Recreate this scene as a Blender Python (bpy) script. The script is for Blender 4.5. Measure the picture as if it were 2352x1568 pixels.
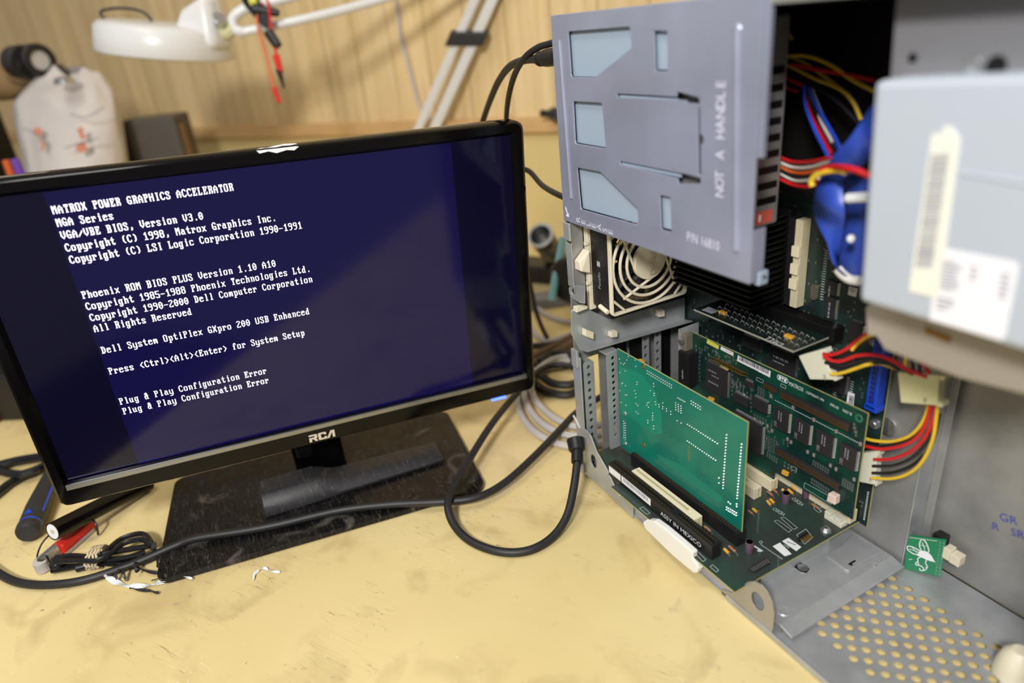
import bpy, bmesh, math, random
from mathutils import Vector, Matrix
random.seed(7)
SC = bpy.context.scene
for o in list(bpy.data.objects): bpy.data.objects.remove(o)
COL = SC.collection

# ---------------------------------------------------------------- camera, world, lights, exposure
CR_ = [[0.47435, -0.330721, 0.815853], [0.875076, 0.278301, -0.395968], [-0.096097, 0.90176, 0.421418]]
cam_d = bpy.data.cameras.new('camera'); cam_d.sensor_width = 36.0; cam_d.lens = 24.0
cam_d.clip_start = .01; cam_d.clip_end = 50
cam_d.dof.use_dof = True; cam_d.dof.focus_distance = .6; cam_d.dof.aperture_fstop = 2.7
cam = bpy.data.objects.new('camera', cam_d); COL.objects.link(cam)
mw = Matrix([CR_[0] + [0], CR_[1] + [0], CR_[2] + [0], [0, 0, 0, 1]]); mw.translation = (.4989,-.3525,.4293)
cam.matrix_world = mw
SC.camera = cam
W_ = bpy.data.worlds.new('room_light'); SC.world = W_; W_.use_nodes = True
W_.node_tree.nodes['Background'].inputs[0].default_value = (1.0, .95, .88, 1)
W_.node_tree.nodes['Background'].inputs[1].default_value = .3
def area(name, loc, target, sx, sy, power, color):
    d = bpy.data.lights.new(name, 'AREA'); d.shape = 'RECTANGLE'; d.size = sx; d.size_y = sy; d.energy = power; d.color = color
    o = bpy.data.objects.new(name, d); COL.objects.link(o); o.location = loc
    o.rotation_euler = (Vector(target) - Vector(loc)).to_track_quat('-Z', 'Y').to_euler()
    return o
area('side_lamp', (.98, -1.0, 1.12), (-.3, .1, .15), .22, .22, 30, (1, .97, .94))
area('ceiling_tube', (.0, -.75, 1.75), (.1, -.1, 0), 1.2, .35, 11.5, (1, .96, .9))
SC.view_settings.view_transform = 'Standard'; SC.view_settings.look = 'None'
SC.view_settings.gamma = 1; SC.view_settings.exposure = -.14; SC.view_settings.use_curve_mapping = False
SC.cycles.use_denoising = True

# ---------------------------------------------------------------- materials
def lin(c):
    return tuple((x / 12.92 if x <= .04045 else ((x + .055) / 1.055) ** 2.4) for x in [v / 255 for v in c]) + (1,)
def mat(name, rgb, rough=.5, metal=0, bump=0, bscale=200, var=0, vscale=30, spec=.5, rgb2=None, emit=0, coat=0, alpha=1, trans=0):
    m = bpy.data.materials.new(name); m.use_nodes = True; nt = m.node_tree; b = nt.nodes['Principled BSDF']
    c = lin(rgb)
    b.inputs['Base Color'].default_value = c; b.inputs['Roughness'].default_value = rough; b.inputs['Metallic'].default_value = metal
    b.inputs['Specular IOR Level'].default_value = spec; b.inputs['Coat Weight'].default_value = coat
    if trans: b.inputs['Transmission Weight'].default_value = trans
    if emit: b.inputs['Emission Color'].default_value = c; b.inputs['Emission Strength'].default_value = emit
    N = nt.nodes.new; L = nt.links.new
    if var or bump:
        tc = N('ShaderNodeTexCoord')
    if var:
        n = N('ShaderNodeTexNoise'); n.inputs['Scale'].default_value = vscale; n.inputs['Detail'].default_value = 5; L(tc.outputs['Object'], n.inputs['Vector'])
        r = N('ShaderNodeValToRGB'); r.color_ramp.elements[0].position = .3; r.color_ramp.elements[1].position = .7
        c2 = lin(rgb2) if rgb2 else tuple(x * (1 - var) for x in c[:3]) + (1,)
        r.color_ramp.elements[0].color = c2; r.color_ramp.elements[1].color = c
        L(n.outputs['Fac'], r.inputs[0]); L(r.outputs[0], b.inputs['Base Color'])
    if bump:
        n2 = N('ShaderNodeTexNoise'); n2.inputs['Scale'].default_value = bscale; n2.inputs['Detail'].default_value = 3; L(tc.outputs['Object'], n2.inputs['Vector'])
        bp = N('ShaderNodeBump'); bp.inputs['Strength'].default_value = bump; bp.inputs['Distance'].default_value = .002
        L(n2.outputs['Fac'], bp.inputs['Height']); L(bp.outputs[0], b.inputs['Normal'])
    return m
M = {}
M['galv'] = mat('galvanised_steel', (184, 188, 190), .4, .45, .06, 60, .2, 45, rgb2=(162, 166, 170))
M['galvdull'] = mat('dull_steel', (168, 168, 166), .48, .45, .05, 90, .25, 30, rgb2=(142, 142, 140))
M['lid'] = mat('pressed_steel_panel', (182, 188, 212), .36, .5, .05, 40, .25, 14, rgb2=(160, 166, 184))
M['psu'] = mat('pale_zinc', (164, 182, 200), .5, .15, .03, 80)
M['drive'] = mat('drive_steel', (192, 202, 214), .5, .2, .03, 50, .06, 9)
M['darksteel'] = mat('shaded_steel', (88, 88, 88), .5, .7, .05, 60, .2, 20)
M['beige'] = mat('beige_plastic', (222, 214, 190), .45, 0, .03, 300)
M['cream'] = mat('cream_plastic', (228, 218, 188), .42)
M['nylon'] = mat('white_nylon', (214, 214, 196), .4, 0, .03, 200)
M['nylony'] = mat('yellowed_nylon', (206, 204, 160), .4)
M['black'] = mat('black_plastic', (26, 25, 27), .42, 0, .04, 300)
M['blackm'] = mat('matt_black_plastic', (40, 40, 43), .55, 0, .08, 400)
M['gloss'] = mat('gloss_black', (6, 5, 6), .12, 0, 0, spec=.25)
M['fin'] = mat('black_anodised', (14, 13, 13), .55, .3)
M['cable'] = mat('black_rubber', (30, 30, 32), .5, 0, .03, 300)
M['cableg'] = mat('black_gloss_cable', (22, 22, 25), .28)
M['greyc'] = mat('grey_cable', (186, 182, 178), .5)
M['whitep'] = mat('white_plastic', (232, 232, 228), .4, 0, .02, 100)
M['lampw'] = mat('white_enamel', (225, 226, 225), .3)
M['chip'] = mat('chip_epoxy', (44, 42, 44), .5, 0, .05, 900)
M['silver'] = mat('tinned_metal', (206, 208, 210), .3, .9)
M['solder'] = mat('solder', (226, 230, 232), .22, .95)
M['gold'] = mat('gold_pin', (190, 150, 78), .35, .9)
M['brass'] = mat('dull_gold_pin', (150, 112, 62), .4, .8)
M['white'] = mat('white_print', (226, 230, 232), .6)
M['silk'] = mat('silkscreen', (188, 198, 200), .6)
M['label'] = mat('paper_label', (232, 232, 236), .6)
M['ink'] = mat('label_ink', (40, 40, 46), .6)
M['greyink'] = mat('grey_ink', (150, 152, 164), .7)
M['red'] = mat('red_plastic', (214, 40, 30), .4)
M['redw'] = mat('red_wire', (205, 30, 36), .4)
M['yelw'] = mat('yellow_wire', (226, 190, 50), .4)
M['orgw'] = mat('orange_wire', (214, 96, 40), .4)
M['whtw'] = mat('white_wire', (205, 200, 190), .4)
M['bluw'] = mat('blue_wire', (40, 78, 200), .4)
M['blkw'] = mat('black_wire', (34, 32, 36), .4)
M['brnw'] = mat('brown_cable', (92, 70, 54), .5)
M['blue'] = mat('blue_plastic', (26, 72, 200), .4)
M['tealp'] = mat('teal_plastic', (140, 196, 200), .4)
M['orange'] = mat('tantalum', (226, 168, 60), .45)
M['yellowl'] = mat('yellow_sticker', (214, 214, 84), .6)
M['resist'] = mat('resistor_body', (186, 142, 108), .5, 0, 0, 1, .4, 700, rgb2=(120, 70, 50))
M['purple'] = mat('capacitor_sleeve', (92, 74, 88), .35)
M['bag'] = mat('plastic_bag', (214, 208, 204), .45, 0, .5, 14, .12, 12)
M['bagp'] = mat('orange_print', (216, 140, 112), .6)
M['copper'] = mat('pour_green', (12, 130, 106), .35)
M['ruby'] = mat('red_label', (206, 92, 78), .6)
M['rubber'] = mat('rubber_band', (206, 190, 160), .6)
M['stampb'] = mat('blue_stamp_ink', (62, 74, 168), .7)
M['led'] = mat('led_blue', (40, 60, 255), .3, emit=14)
M['pink'] = mat('pale_pink_plastic', (226, 204, 190), .45)

def nodes(m): return m.node_tree.nodes, m.node_tree.links
def pcb(name, dark, light, dots=False, seed=0, traces=True):
    m = mat(name, light, .38, 0, 0, spec=.5, coat=.15); N, L = nodes(m); b = N['Principled BSDF']
    tc = N.new('ShaderNodeTexCoord'); mp = N.new('ShaderNodeMapping'); mp.inputs['Location'].default_value = (seed, seed * .7, seed * .3); L.new(tc.outputs['Object'], mp.inputs[0])
    n = N.new('ShaderNodeTexNoise'); n.inputs['Scale'].default_value = 26; n.inputs['Detail'].default_value = 2; L.new(mp.outputs[0], n.inputs['Vector'])
    rp = N.new('ShaderNodeValToRGB'); rp.color_ramp.interpolation = 'LINEAR'
    rp.color_ramp.elements[0].position = .44; rp.color_ramp.elements[0].color = lin(dark); rp.color_ramp.elements[1].position = .56; rp.color_ramp.elements[1].color = lin(light)
    L.new(n.outputs['Fac'], rp.inputs[0]); out = rp.outputs[0]
    if dots:
        v = N.new('ShaderNodeTexVoronoi'); v.inputs['Scale'].default_value = 330; v.inputs['Randomness'].default_value = 0.0; L.new(mp.outputs[0], v.inputs['Vector'])
        cr = N.new('ShaderNodeValToRGB'); cr.color_ramp.elements[0].position = .28; cr.color_ramp.elements[0].color = (1, 1, 1, 1); cr.color_ramp.elements[1].position = .34; cr.color_ramp.elements[1].color = (0, 0, 0, 1)
        L.new(v.outputs['Distance'], cr.inputs[0])
    else:
        v = N.new('ShaderNodeTexVoronoi'); v.inputs['Scale'].default_value = 620; L.new(mp.outputs[0], v.inputs['Vector'])
        cr = N.new('ShaderNodeValToRGB'); cr.color_ramp.elements[0].position = .12; cr.color_ramp.elements[0].color = (1, 1, 1, 1); cr.color_ramp.elements[1].position = .2; cr.color_ramp.elements[1].color = (0, 0, 0, 1)
        L.new(v.outputs['Distance'], cr.inputs[0])
    n3 = N.new('ShaderNodeTexNoise'); n3.inputs['Scale'].default_value = 40; L.new(mp.outputs[0], n3.inputs['Vector'])
    mu = N.new('ShaderNodeMath'); mu.operation = 'MULTIPLY'; L.new(cr.outputs[0], mu.inputs[0]); L.new(n3.outputs['Fac'], mu.inputs[1])
    mx = N.new('ShaderNodeMix'); mx.data_type = 'RGBA'; L.new(mu.outputs[0], mx.inputs[0]); L.new(out, mx.inputs[6]); mx.inputs[7].default_value = lin(tuple(min(255, int(c * 1.3 + 34)) for c in light))
    L.new(mx.outputs[2], b.inputs['Base Color'])
    return m
M['pcbg'] = pcb('bright_green_board', (4, 106, 92), (8, 116, 98), seed=3)
M['pcbm'] = pcb('dark_green_board', (14, 46, 42), (16, 70, 56), seed=9)
M['pcbr'] = pcb('grey_green_board', (50, 58, 54), (46, 66, 59), dots=True, seed=5)
M['pcbk'] = pcb('black_green_board', (16, 24, 24), (22, 36, 34), seed=2)
M['pcbmb'] = pcb('mother_board', (22, 36, 36), (34, 58, 54), seed=12)
M['pcbb'] = mat('adapter_green', (14, 120, 76), .4)
M['edge'] = mat('board_edge', (168, 166, 104), .6)

def wood_wall():
    m = mat('pine_boards', (226, 194, 140), .5); N, L = nodes(m); b = N['Principled BSDF']
    tc = N.new('ShaderNodeTexCoord')
    sep = N.new('ShaderNodeSeparateXYZ'); L.new(tc.outputs['Object'], sep.inputs[0])   # x runs along the wall, z up
    # one tint per board
    dv = N.new('ShaderNodeMath'); dv.operation = 'DIVIDE'; dv.inputs[1].default_value = .092; L.new(sep.outputs[0], dv.inputs[0])
    fl = N.new('ShaderNodeMath'); fl.operation = 'FLOOR'; L.new(dv.outputs[0], fl.inputs[0])
    wn = N.new('ShaderNodeTexWhiteNoise'); wn.noise_dimensions = '1D'; L.new(fl.outputs[0], wn.inputs['W'])
    fr = N.new('ShaderNodeMath'); fr.operation = 'FRACT'; L.new(dv.outputs[0], fr.inputs[0])
    gr = N.new('ShaderNodeValToRGB'); e = gr.color_ramp.elements; e[0].position = 0; e[0].color = (.35, .35, .35, 1); e[1].position = .05; e[1].color = (1, 1, 1, 1)
    L.new(fr.outputs[0], gr.inputs[0])
    mp = N.new('ShaderNodeMapping'); mp.inputs['Scale'].default_value = (60, 60, 3); L.new(tc.outputs['Object'], mp.inputs[0])
    n = N.new('ShaderNodeTexNoise'); n.inputs['Scale'].default_value = 1; n.inputs['Detail'].default_value = 4; n.inputs['Distortion'].default_value = .6; L.new(mp.outputs[0], n.inputs['Vector'])
    rp = N.new('ShaderNodeValToRGB'); rp.color_ramp.elements[0].position = .3; rp.color_ramp.elements[0].color = lin((224, 192, 136)); rp.color_ramp.elements[1].position = .65; rp.color_ramp.elements[1].color = lin((242, 217, 166))
    L.new(n.outputs['Fac'], rp.inputs[0])
    mk = N.new('ShaderNodeMapping'); mk.inputs['Scale'].default_value = (9, 9, 4.5); L.new(tc.outputs['Object'], mk.inputs[0])
    v = N.new('ShaderNodeTexVoronoi'); v.inputs['Scale'].default_value = 1; L.new(mk.outputs[0], v.inputs['Vector'])
    kr = N.new('ShaderNodeValToRGB'); kr.color_ramp.elements[0].position = .035; kr.color_ramp.elements[0].color = lin((176, 116, 66)); kr.color_ramp.elements[1].position = .1; kr.color_ramp.elements[1].color = (1, 1, 1, 1)
    L.new(v.outputs['Distance'], kr.inputs[0])
    def mul(a, bb, f=1):
        x = N.new('ShaderNodeMix'); x.data_type = 'RGBA'; x.blend_type = 'MULTIPLY'; x.inputs[0].default_value = f; L.new(a, x.inputs[6]); L.new(bb, x.inputs[7]); return x.outputs[2]
    tint = N.new('ShaderNodeValToRGB'); tint.color_ramp.elements[0].color = (.86, .86, .86, 1); tint.color_ramp.elements[1].color = (1, 1, 1, 1); L.new(wn.outputs['Value'], tint.inputs[0])
    L.new(mul(mul(mul(rp.outputs[0], tint.outputs[0]), kr.outputs[0]), gr.outputs[0], .55), b.inputs['Base Color'])
    bp = N.new('ShaderNodeBump'); bp.inputs['Strength'].default_value = .5; bp.inputs['Distance'].default_value = .004; L.new(gr.outputs[0], bp.inputs['Height']); L.new(bp.outputs[0], b.inputs['Normal'])
    return m
M['pine'] = wood_wall()
M['ledge'] = mat('ledge_board', (216, 176, 120), .55, 0, .05, 60, .15, 14)
M['ply'] = mat('painted_plywood', (222, 200, 138), .55, 0, .03, 60, .08, 6)

def desk_mat():
    m = mat('yellow_painted_top', (232, 208, 142), .42); N, L = nodes(m); b = N['Principled BSDF']
    tc = N.new('ShaderNodeTexCoord')
    def noise(s, d=4, dist=0, sc=(1, 1, 1), rot=0):
        mp = N.new('ShaderNodeMapping'); mp.inputs['Scale'].default_value = sc; mp.inputs['Rotation'].default_value = (0, 0, rot); L.new(tc.outputs['Object'], mp.inputs[0])
        n = N.new('ShaderNodeTexNoise'); n.inputs['Scale'].default_value = s; n.inputs['Detail'].default_value = d; n.inputs['Distortion'].default_value = dist; L.new(mp.outputs[0], n.inputs['Vector']); return n.outputs['Fac']
    def ramp(x, p0, c0, p1, c1):
        r = N.new('ShaderNodeValToRGB'); r.color_ramp.elements[0].position = p0; r.color_ramp.elements[0].color = c0; r.color_ramp.elements[1].position = p1; r.color_ramp.elements[1].color = c1; L.new(x, r.inputs[0]); return r.outputs[0]
    W1 = (1, 1, 1, 1); K = (0, 0, 0, 1)
    def mix(f, a, bb):
        x = N.new('ShaderNodeMix'); x.data_type = 'RGBA'; L.new(f, x.inputs[0])
        if isinstance(a, tuple): x.inputs[6].default_value = a
        else: L.new(a, x.inputs[6])
        if isinstance(bb, tuple): x.inputs[7].default_value = bb
        else: L.new(bb, x.inputs[7])
        return x.outputs[2]
    def mul(a, bb):
        x = N.new('ShaderNodeMath'); x.operation = 'MULTIPLY'; L.new(a, x.inputs[0])
        if isinstance(bb, float): x.inputs[1].default_value = bb
        else: L.new(bb, x.inputs[1])
        return x.outputs[0]
    base = ramp(noise(5, 3), .35, lin((217, 197, 140)), .7, lin((227, 208, 152)))
    smud = mul(ramp(noise(16, 6, .8), .54, K, .74, W1), .55)
    c = mix(smud, base, lin((170, 146, 96)))
    # thin scuffs: narrow bands of stretched noise, in three directions
    for k, (rot, s) in enumerate(((.35, 20), (1.35, 17), (2.3, 23))):
        line = ramp(noise(s, 1, .04, (1, 14, 1), rot), .495, K, .5, W1)
        line2 = ramp(noise(s, 1, .04, (1, 14, 1), rot), .5, W1, .507, K)
        gate = ramp(noise(11 + 3 * k, 3, 0, (1, 1, 1), k), .55, K, .66, W1)
        c = mix(mul(mul(mul(line, line2), gate), .85), c, lin((112, 98, 84)) if k < 2 else lin((246, 236, 206)))
    for k, (sc, p, col) in enumerate(((38, .66, (168, 160, 138)), (70, .68, (150, 140, 122)), (24, .7, (240, 232, 210)))):
        c = mix(mul(mul(ramp(noise(sc, 5, .3), p, K, p + .06, W1), ramp(noise(6 + k, 3), .48, K, .62, W1)), .6), c, lin(col))
    speck = ramp(noise(150, 2), .69, K, .74, W1)
    gate = ramp(noise(8, 3), .5, K, .65, W1)
    c = mix(mul(mul(speck, gate), .7), c, lin((120, 104, 86)))
    L.new(c, b.inputs['Base Color'])
    bp = N.new('ShaderNodeBump'); bp.inputs['Strength'].default_value = .12; bp.inputs['Distance'].default_value = .002; L.new(noise(40, 5), bp.inputs['Height']); L.new(bp.outputs[0], b.inputs['Normal'])
    return m
M['desk'] = desk_mat()

def dusty(name, rgb, rough, dust, amt=.5, scale=25, spec=.5):
    m = mat(name, rgb, rough, 0, .03, 200, spec=spec); N, L = nodes(m); b = N['Principled BSDF']
    tc = N.new('ShaderNodeTexCoord')
    n = N.new('ShaderNodeTexNoise'); n.inputs['Scale'].default_value = scale; n.inputs['Detail'].default_value = 7; n.inputs['Distortion'].default_value = 1; L.new(tc.outputs['Object'], n.inputs['Vector'])
    r = N.new('ShaderNodeValToRGB'); r.color_ramp.elements[0].position = .6; r.color_ramp.elements[0].color = lin(rgb); r.color_ramp.elements[1].position = 1.0; r.color_ramp.elements[1].color = lin(dust)
    L.new(n.outputs['Fac'], r.inputs[0]); L.new(r.outputs[0], b.inputs['Base Color'])
    col = r.outputs[0]
    for rot in (.2, 1.2, 2.1):
        mp = N.new('ShaderNodeMapping'); mp.inputs['Scale'].default_value = (1, 9, 1); mp.inputs['Rotation'].default_value = (0, 0, rot); L.new(tc.outputs['Object'], mp.inputs[0])
        n2 = N.new('ShaderNodeTexNoise'); n2.inputs['Scale'].default_value = 17 + 4 * rot; n2.inputs['Detail'].default_value = 2; L.new(mp.outputs[0], n2.inputs['Vector'])
        q = N.new('ShaderNodeValToRGB'); q.color_ramp.elements[0].position = .5; q.color_ramp.elements[0].color = (0, 0, 0, 1); q.color_ramp.elements[1].position = .506; q.color_ramp.elements[1].color = (0, 0, 0, 1); e_ = q.color_ramp.elements.new(.503); e_.color = (.5, .5, .5, 1)
        L.new(n2.outputs['Fac'], q.inputs[0]); x = N.new('ShaderNodeMix'); x.data_type = 'RGBA'; L.new(q.outputs[0], x.inputs[0]); L.new(col, x.inputs[6]); x.inputs[7].default_value = lin(dust); col = x.outputs[2]
    L.new(col, b.inputs['Base Color'])
    r2 = N.new('ShaderNodeValToRGB'); r2.color_ramp.elements[0].position = .4; r2.color_ramp.elements[0].color = (rough, rough, rough, 1); r2.color_ramp.elements[1].position = .75; r2.color_ramp.elements[1].color = (.6, .6, .6, 1)
    L.new(n.outputs['Fac'], r2.inputs[0]); L.new(r2.outputs[0], b.inputs['Roughness'])
    return m
M['stand'] = dusty('scuffed_black_base', (13, 12, 14), .2, (140, 132, 122), scale=24, spec=.3)
M['remote'] = dusty('dusty_remote', (38, 38, 42), .5, (150, 138, 122), scale=16)

def ribbon_mat():
    m = mat('blue_ribbon', (40, 74, 190), .4); N, L = nodes(m); b = N['Principled BSDF']
    uv = N.new('ShaderNodeUVMap'); w = N.new('ShaderNodeTexWave'); w.wave_type = 'BANDS'; w.bands_direction = 'X'; w.inputs['Scale'].default_value = 12; w.inputs['Distortion'].default_value = 0; L.new(uv.outputs[0], w.inputs['Vector'])
    r = N.new('ShaderNodeValToRGB'); r.color_ramp.elements[0].color = lin((26, 48, 140)); r.color_ramp.elements[1].color = lin((64, 100, 214)); L.new(w.outputs['Fac'], r.inputs[0]); L.new(r.outputs[0], b.inputs['Base Color'])
    return m
M['ribbon'] = ribbon_mat()

def screen_mat(name, rgb, e):
    m = mat(name, (4, 4, 6), .09, 0, 0, spec=.38); b = m.node_tree.nodes['Principled BSDF']
    b.inputs['Emission Color'].default_value = lin(rgb); b.inputs['Emission Strength'].default_value = e
    return m
M['scr_dark'] = screen_mat('screen_unlit', (10, 6, 58), .35)
M['scr_blue'] = screen_mat('screen_lit', (24, 19, 92), .5)
M['scr_text'] = mat('screen_text', (240, 232, 255), .4, emit=1.4)

# ---------------------------------------------------------------- mesh helpers
def smooth_path(pts, n=6):
    P = [Vector(p) for p in pts]
    if len(P) < 3: return P
    out = []
    for i in range(len(P) - 1):
        p0 = P[i - 1] if i else P[0] * 2 - P[1]; p1 = P[i]; p2 = P[i + 1]; p3 = P[i + 2] if i + 2 < len(P) else P[-1] * 2 - P[-2]
        for k in range(n):
            t = k / n
            out.append(.5 * ((2 * p1) + (p2 - p0) * t + (2 * p0 - 5 * p1 + 4 * p2 - p3) * t * t + (3 * p1 - p0 - 3 * p2 + p3) * t ** 3))
    out.append(P[-1]); return out
_tc = {}
def text_geo(s, size=1.0, align='LEFT'):
    k = (s, align)
    if k not in _tc:
        c = bpy.data.curves.new('t', 'FONT'); c.body = s; c.align_x = align; c.resolution_u = 2
        o = bpy.data.objects.new('t', c); COL.objects.link(o)
        dg = bpy.context.evaluated_depsgraph_get(); me = o.evaluated_get(dg).to_mesh()
        _tc[k] = ([(v.co.x, v.co.y) for v in me.vertices], [tuple(p.vertices) for p in me.polygons])
        o.evaluated_get(dg).to_mesh_clear(); bpy.data.objects.remove(o); bpy.data.curves.remove(c)
    vs, fs = _tc[k]
    return [(x * size, y * size) for x, y in vs], fs
class MB:
    def __init__(s, frame=None):
        s.bm = bmesh.new(); s.f = frame   # frame: (origin, ex, ey, ez)
        s.uv = None
    def w(s, p):
        p = Vector(p)
        if s.f is None: return p
        o, a, b, c = s.f
        return Vector(o) + Vector(a) * p.x + Vector(b) * p.y + Vector(c) * p.z
    def v(s, p): return s.bm.verts.new(s.w(p))
    def face(s, vs):
        try: return s.bm.faces.new(vs)
        except ValueError: return None
    def quad(s, *pts): return s.face([s.v(p) for p in pts])
    def hexa(s, P):   # eight corners: bottom ring, then top ring
        V = [s.v(p) for p in P]
        for f in ((3, 2, 1, 0), (4, 5, 6, 7), (0, 1, 5, 4), (1, 2, 6, 5), (2, 3, 7, 6), (3, 0, 4, 7)): s.face([V[i] for i in f])
        return s
    def box(s, a, b, taper=0):
        x0, y0, z0 = a; x1, y1, z1 = b; t = taper
        return s.hexa([(x0, y0, z0), (x1, y0, z0), (x1, y1, z0), (x0, y1, z0), (x0 + t, y0 + t, z1), (x1 - t, y0 + t, z1), (x1 - t, y1 - t, z1), (x0 + t, y1 - t, z1)])
    def ring(s, c, u, v, r, n, r2=None):
        c = Vector(c)
        return [s.v(c + Vector(u) * (math.cos(2 * math.pi * k / n) * r) + Vector(v) * (math.sin(2 * math.pi * k / n) * (r2 or r))) for k in range(n)]
    def skin(s, A, B):
        n = len(A)
        for k in range(n): s.face([A[k], A[(k + 1) % n], B[(k + 1) % n], B[k]])
    @staticmethod
    def perp(d):
        d = Vector(d).normalized(); h = Vector((0, 0, 1)) if abs(d.z) < .9 else Vector((1, 0, 0))
        u = d.cross(h).normalized(); return u, d.cross(u)
    def cyl(s, p0, p1, r0, r1=None, n=16, caps=True):
        p0 = Vector(p0); p1 = Vector(p1); u, v = s.perp(p1 - p0)
        A = s.ring(p0, u, v, r0, n); B = s.ring(p1, u, v, r0 if r1 is None else r1, n); s.skin(A, B)
        if caps: s.face(A[::-1]); s.face(B)
        return s
    def lathe(s, p0, d, prof, n=24, caps=True):
        p0 = Vector(p0); d = Vector(d).normalized(); u, v = s.perp(d); prev = None; first = None
        for h, r in prof:
            R_ = s.ring(p0 + d * h, u, v, max(r, 1e-5), n)
            if prev: s.skin(prev, R_)
            else: first = R_
            prev = R_
        if caps: s.face(first[::-1]); s.face(prev)
        return s
    def tube(s, pts, r, n=8, k=6, caps=True):
        P = smooth_path(pts, k) if k else [Vector(p) for p in pts]
        u = None; prev = None; rr = r if isinstance(r, (list, tuple)) else None
        for i, p in enumerate(P):
            d = (P[min(i + 1, len(P) - 1)] - P[max(i - 1, 0)])
            if d.length < 1e-9: continue
            d.normalize()
            if u is None: u, v = s.perp(d)
            else:
                u = (u - d * u.dot(d)).normalized(); v = d.cross(u)
            q = rr[0] + (rr[1] - rr[0]) * i / (len(P) - 1) if rr else r
            R_ = s.ring(p, u, v, q, n)
            if prev: s.skin(prev, R_)
            elif caps: s.face(R_[::-1])
            prev = R_
        if caps: s.face(prev)
        return s
    def torus(s, c, u, v, R_, r, n=32, m=8):
        c = Vector(c); u = Vector(u); v = Vector(v); w = u.cross(v); rings = []
        for k in range(n):
            t = 2 * math.pi * k / n; d = u * math.cos(t) + v * math.sin(t)
            rings.append(s.ring(c + d * R_, d, w, r, m))
        for k in range(n): s.skin(rings[k], rings[(k + 1) % n])
        return s
    def ball(s, c, r, n=8, sq=(1, 1, 1)):
        c = Vector(c); rings = []
        for j in range(1, n // 2 + 1):
            t = math.pi * j / (n // 2 + 1)
            rings.append([s.v(c + Vector((math.sin(t) * math.cos(2 * math.pi * k / n) * r * sq[0], math.sin(t) * math.sin(2 * math.pi * k / n) * r * sq[1], math.cos(t) * r * sq[2]))) for k in range(n)])
        for a, b in zip(rings, rings[1:]): s.skin(b, a)
        s.face(rings[0]); s.face(rings[-1][::-1]); return s
    def poly(s, outer, fn, h=0, holes=()):
        """flat polygon with holes; fn maps (a, b, t) to 3-D, t runs 0..h through the thickness"""
        def cap(t):
            loops = []; edges = []
            for lp in [outer] + list(holes):
                V = [s.v(fn(a, b, t)) for a, b in lp]; loops.append(V)
                edges += [s.bm.edges.new((V[i], V[(i + 1) % len(V)])) for i in range(len(V))]
            bmesh.ops.triangle_fill(s.bm, use_beauty=True, use_dissolve=False, edges=edges)
            return loops
        A = cap(0)
        if h:
            B = cap(h)
            for a, b in zip(A, B): s.skin(a, b)
        return s
    def text(s, txt, size, fn, align='LEFT'):
        vs, fs = text_geo(txt, size, align); V = [s.v(fn(x, y)) for x, y in vs]
        for f in fs: s.face([V[i] for i in f])
        return s
    def build(s, name, m, parent=None, bevel=0, smooth=False, seg=2, loc=None):
        bmesh.ops.recalc_face_normals(s.bm, faces=s.bm.faces)
        root = parent
        off = Vector((0, 0, 0))
        if parent is not None: off = Vector(ORG.get(parent.name, (0, 0, 0)))
        elif loc is not None: off = Vector(loc)
        elif s.bm.verts:
            vs = [v.co for v in s.bm.verts]
            off = Vector(((min(v.x for v in vs) + max(v.x for v in vs)) / 2, (min(v.y for v in vs) + max(v.y for v in vs)) / 2, min(v.z for v in vs)))
        if off.length: bmesh.ops.translate(s.bm, verts=s.bm.verts, vec=-off)
        me = bpy.data.meshes.new(name); s.bm.to_mesh(me); s.bm.free()
        for mm in (m if isinstance(m, (list, tuple)) else [m]): me.materials.append(M[mm] if isinstance(mm, str) else mm)
        o = bpy.data.objects.new(name, me); COL.objects.link(o)
        if parent is not None: o.parent = parent
        else: o.location = off
        ORG[o.name] = tuple(off)
        if smooth:
            me.shade_smooth() if hasattr(me, 'shade_smooth') else [setattr(p, 'use_smooth', True) for p in me.polygons]
            try: me.set_sharp_from_angle(angle=math.radians(40))
            except Exception: pass
        if bevel:
            b = o.modifiers.new('bevel', 'BEVEL'); b.width = bevel; b.segments = seg; b.limit_method = 'ANGLE'; b.angle_limit = math.radians(50)
        return o
ORG = {}
def thing(name, label, cat, loc=(0, 0, 0), group=None):
    o = bpy.data.objects.new(name, None); COL.objects.link(o); o.location = loc; o.empty_display_size = .02
    ORG[o.name] = tuple(loc); o['label'] = label; o['category'] = cat
    if group: o['group'] = group
    return o
def tag(o, label, cat, group=None):
    o['label'] = label; o['category'] = cat
    if group: o['group'] = group
    return o
def struct(o): o['kind'] = 'structure'; return o
X, Y, Z = Vector((1, 0, 0)), Vector((0, 1, 0)), Vector((0, 0, 1))
def rrect(x0, y0, x1, y1, r, n=5):
    out = []
    for cx, cy, a in ((x1 - r, y1 - r, 0), (x0 + r, y1 - r, 90), (x0 + r, y0 + r, 180), (x1 - r, y0 + r, 270)):
        for k in range(n + 1):
            t = math.radians(a + 90 * k / n); out.append((cx + r * math.cos(t), cy + r * math.sin(t)))
    return out
def circ(cx, cy, r, n=16, r2=None): return [(cx + r * math.cos(2 * math.pi * k / n), cy + (r2 or r) * math.sin(2 * math.pi * k / n)) for k in range(n)]
def on_y(y, s=1): return lambda a, b, t: (a, y + t * s, b)
def on_x(x, s=1): return lambda a, b, t: (x + t * s, a, b)
def on_z(z, s=1): return lambda a, b, t: (a, b, z + t * s)

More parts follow.
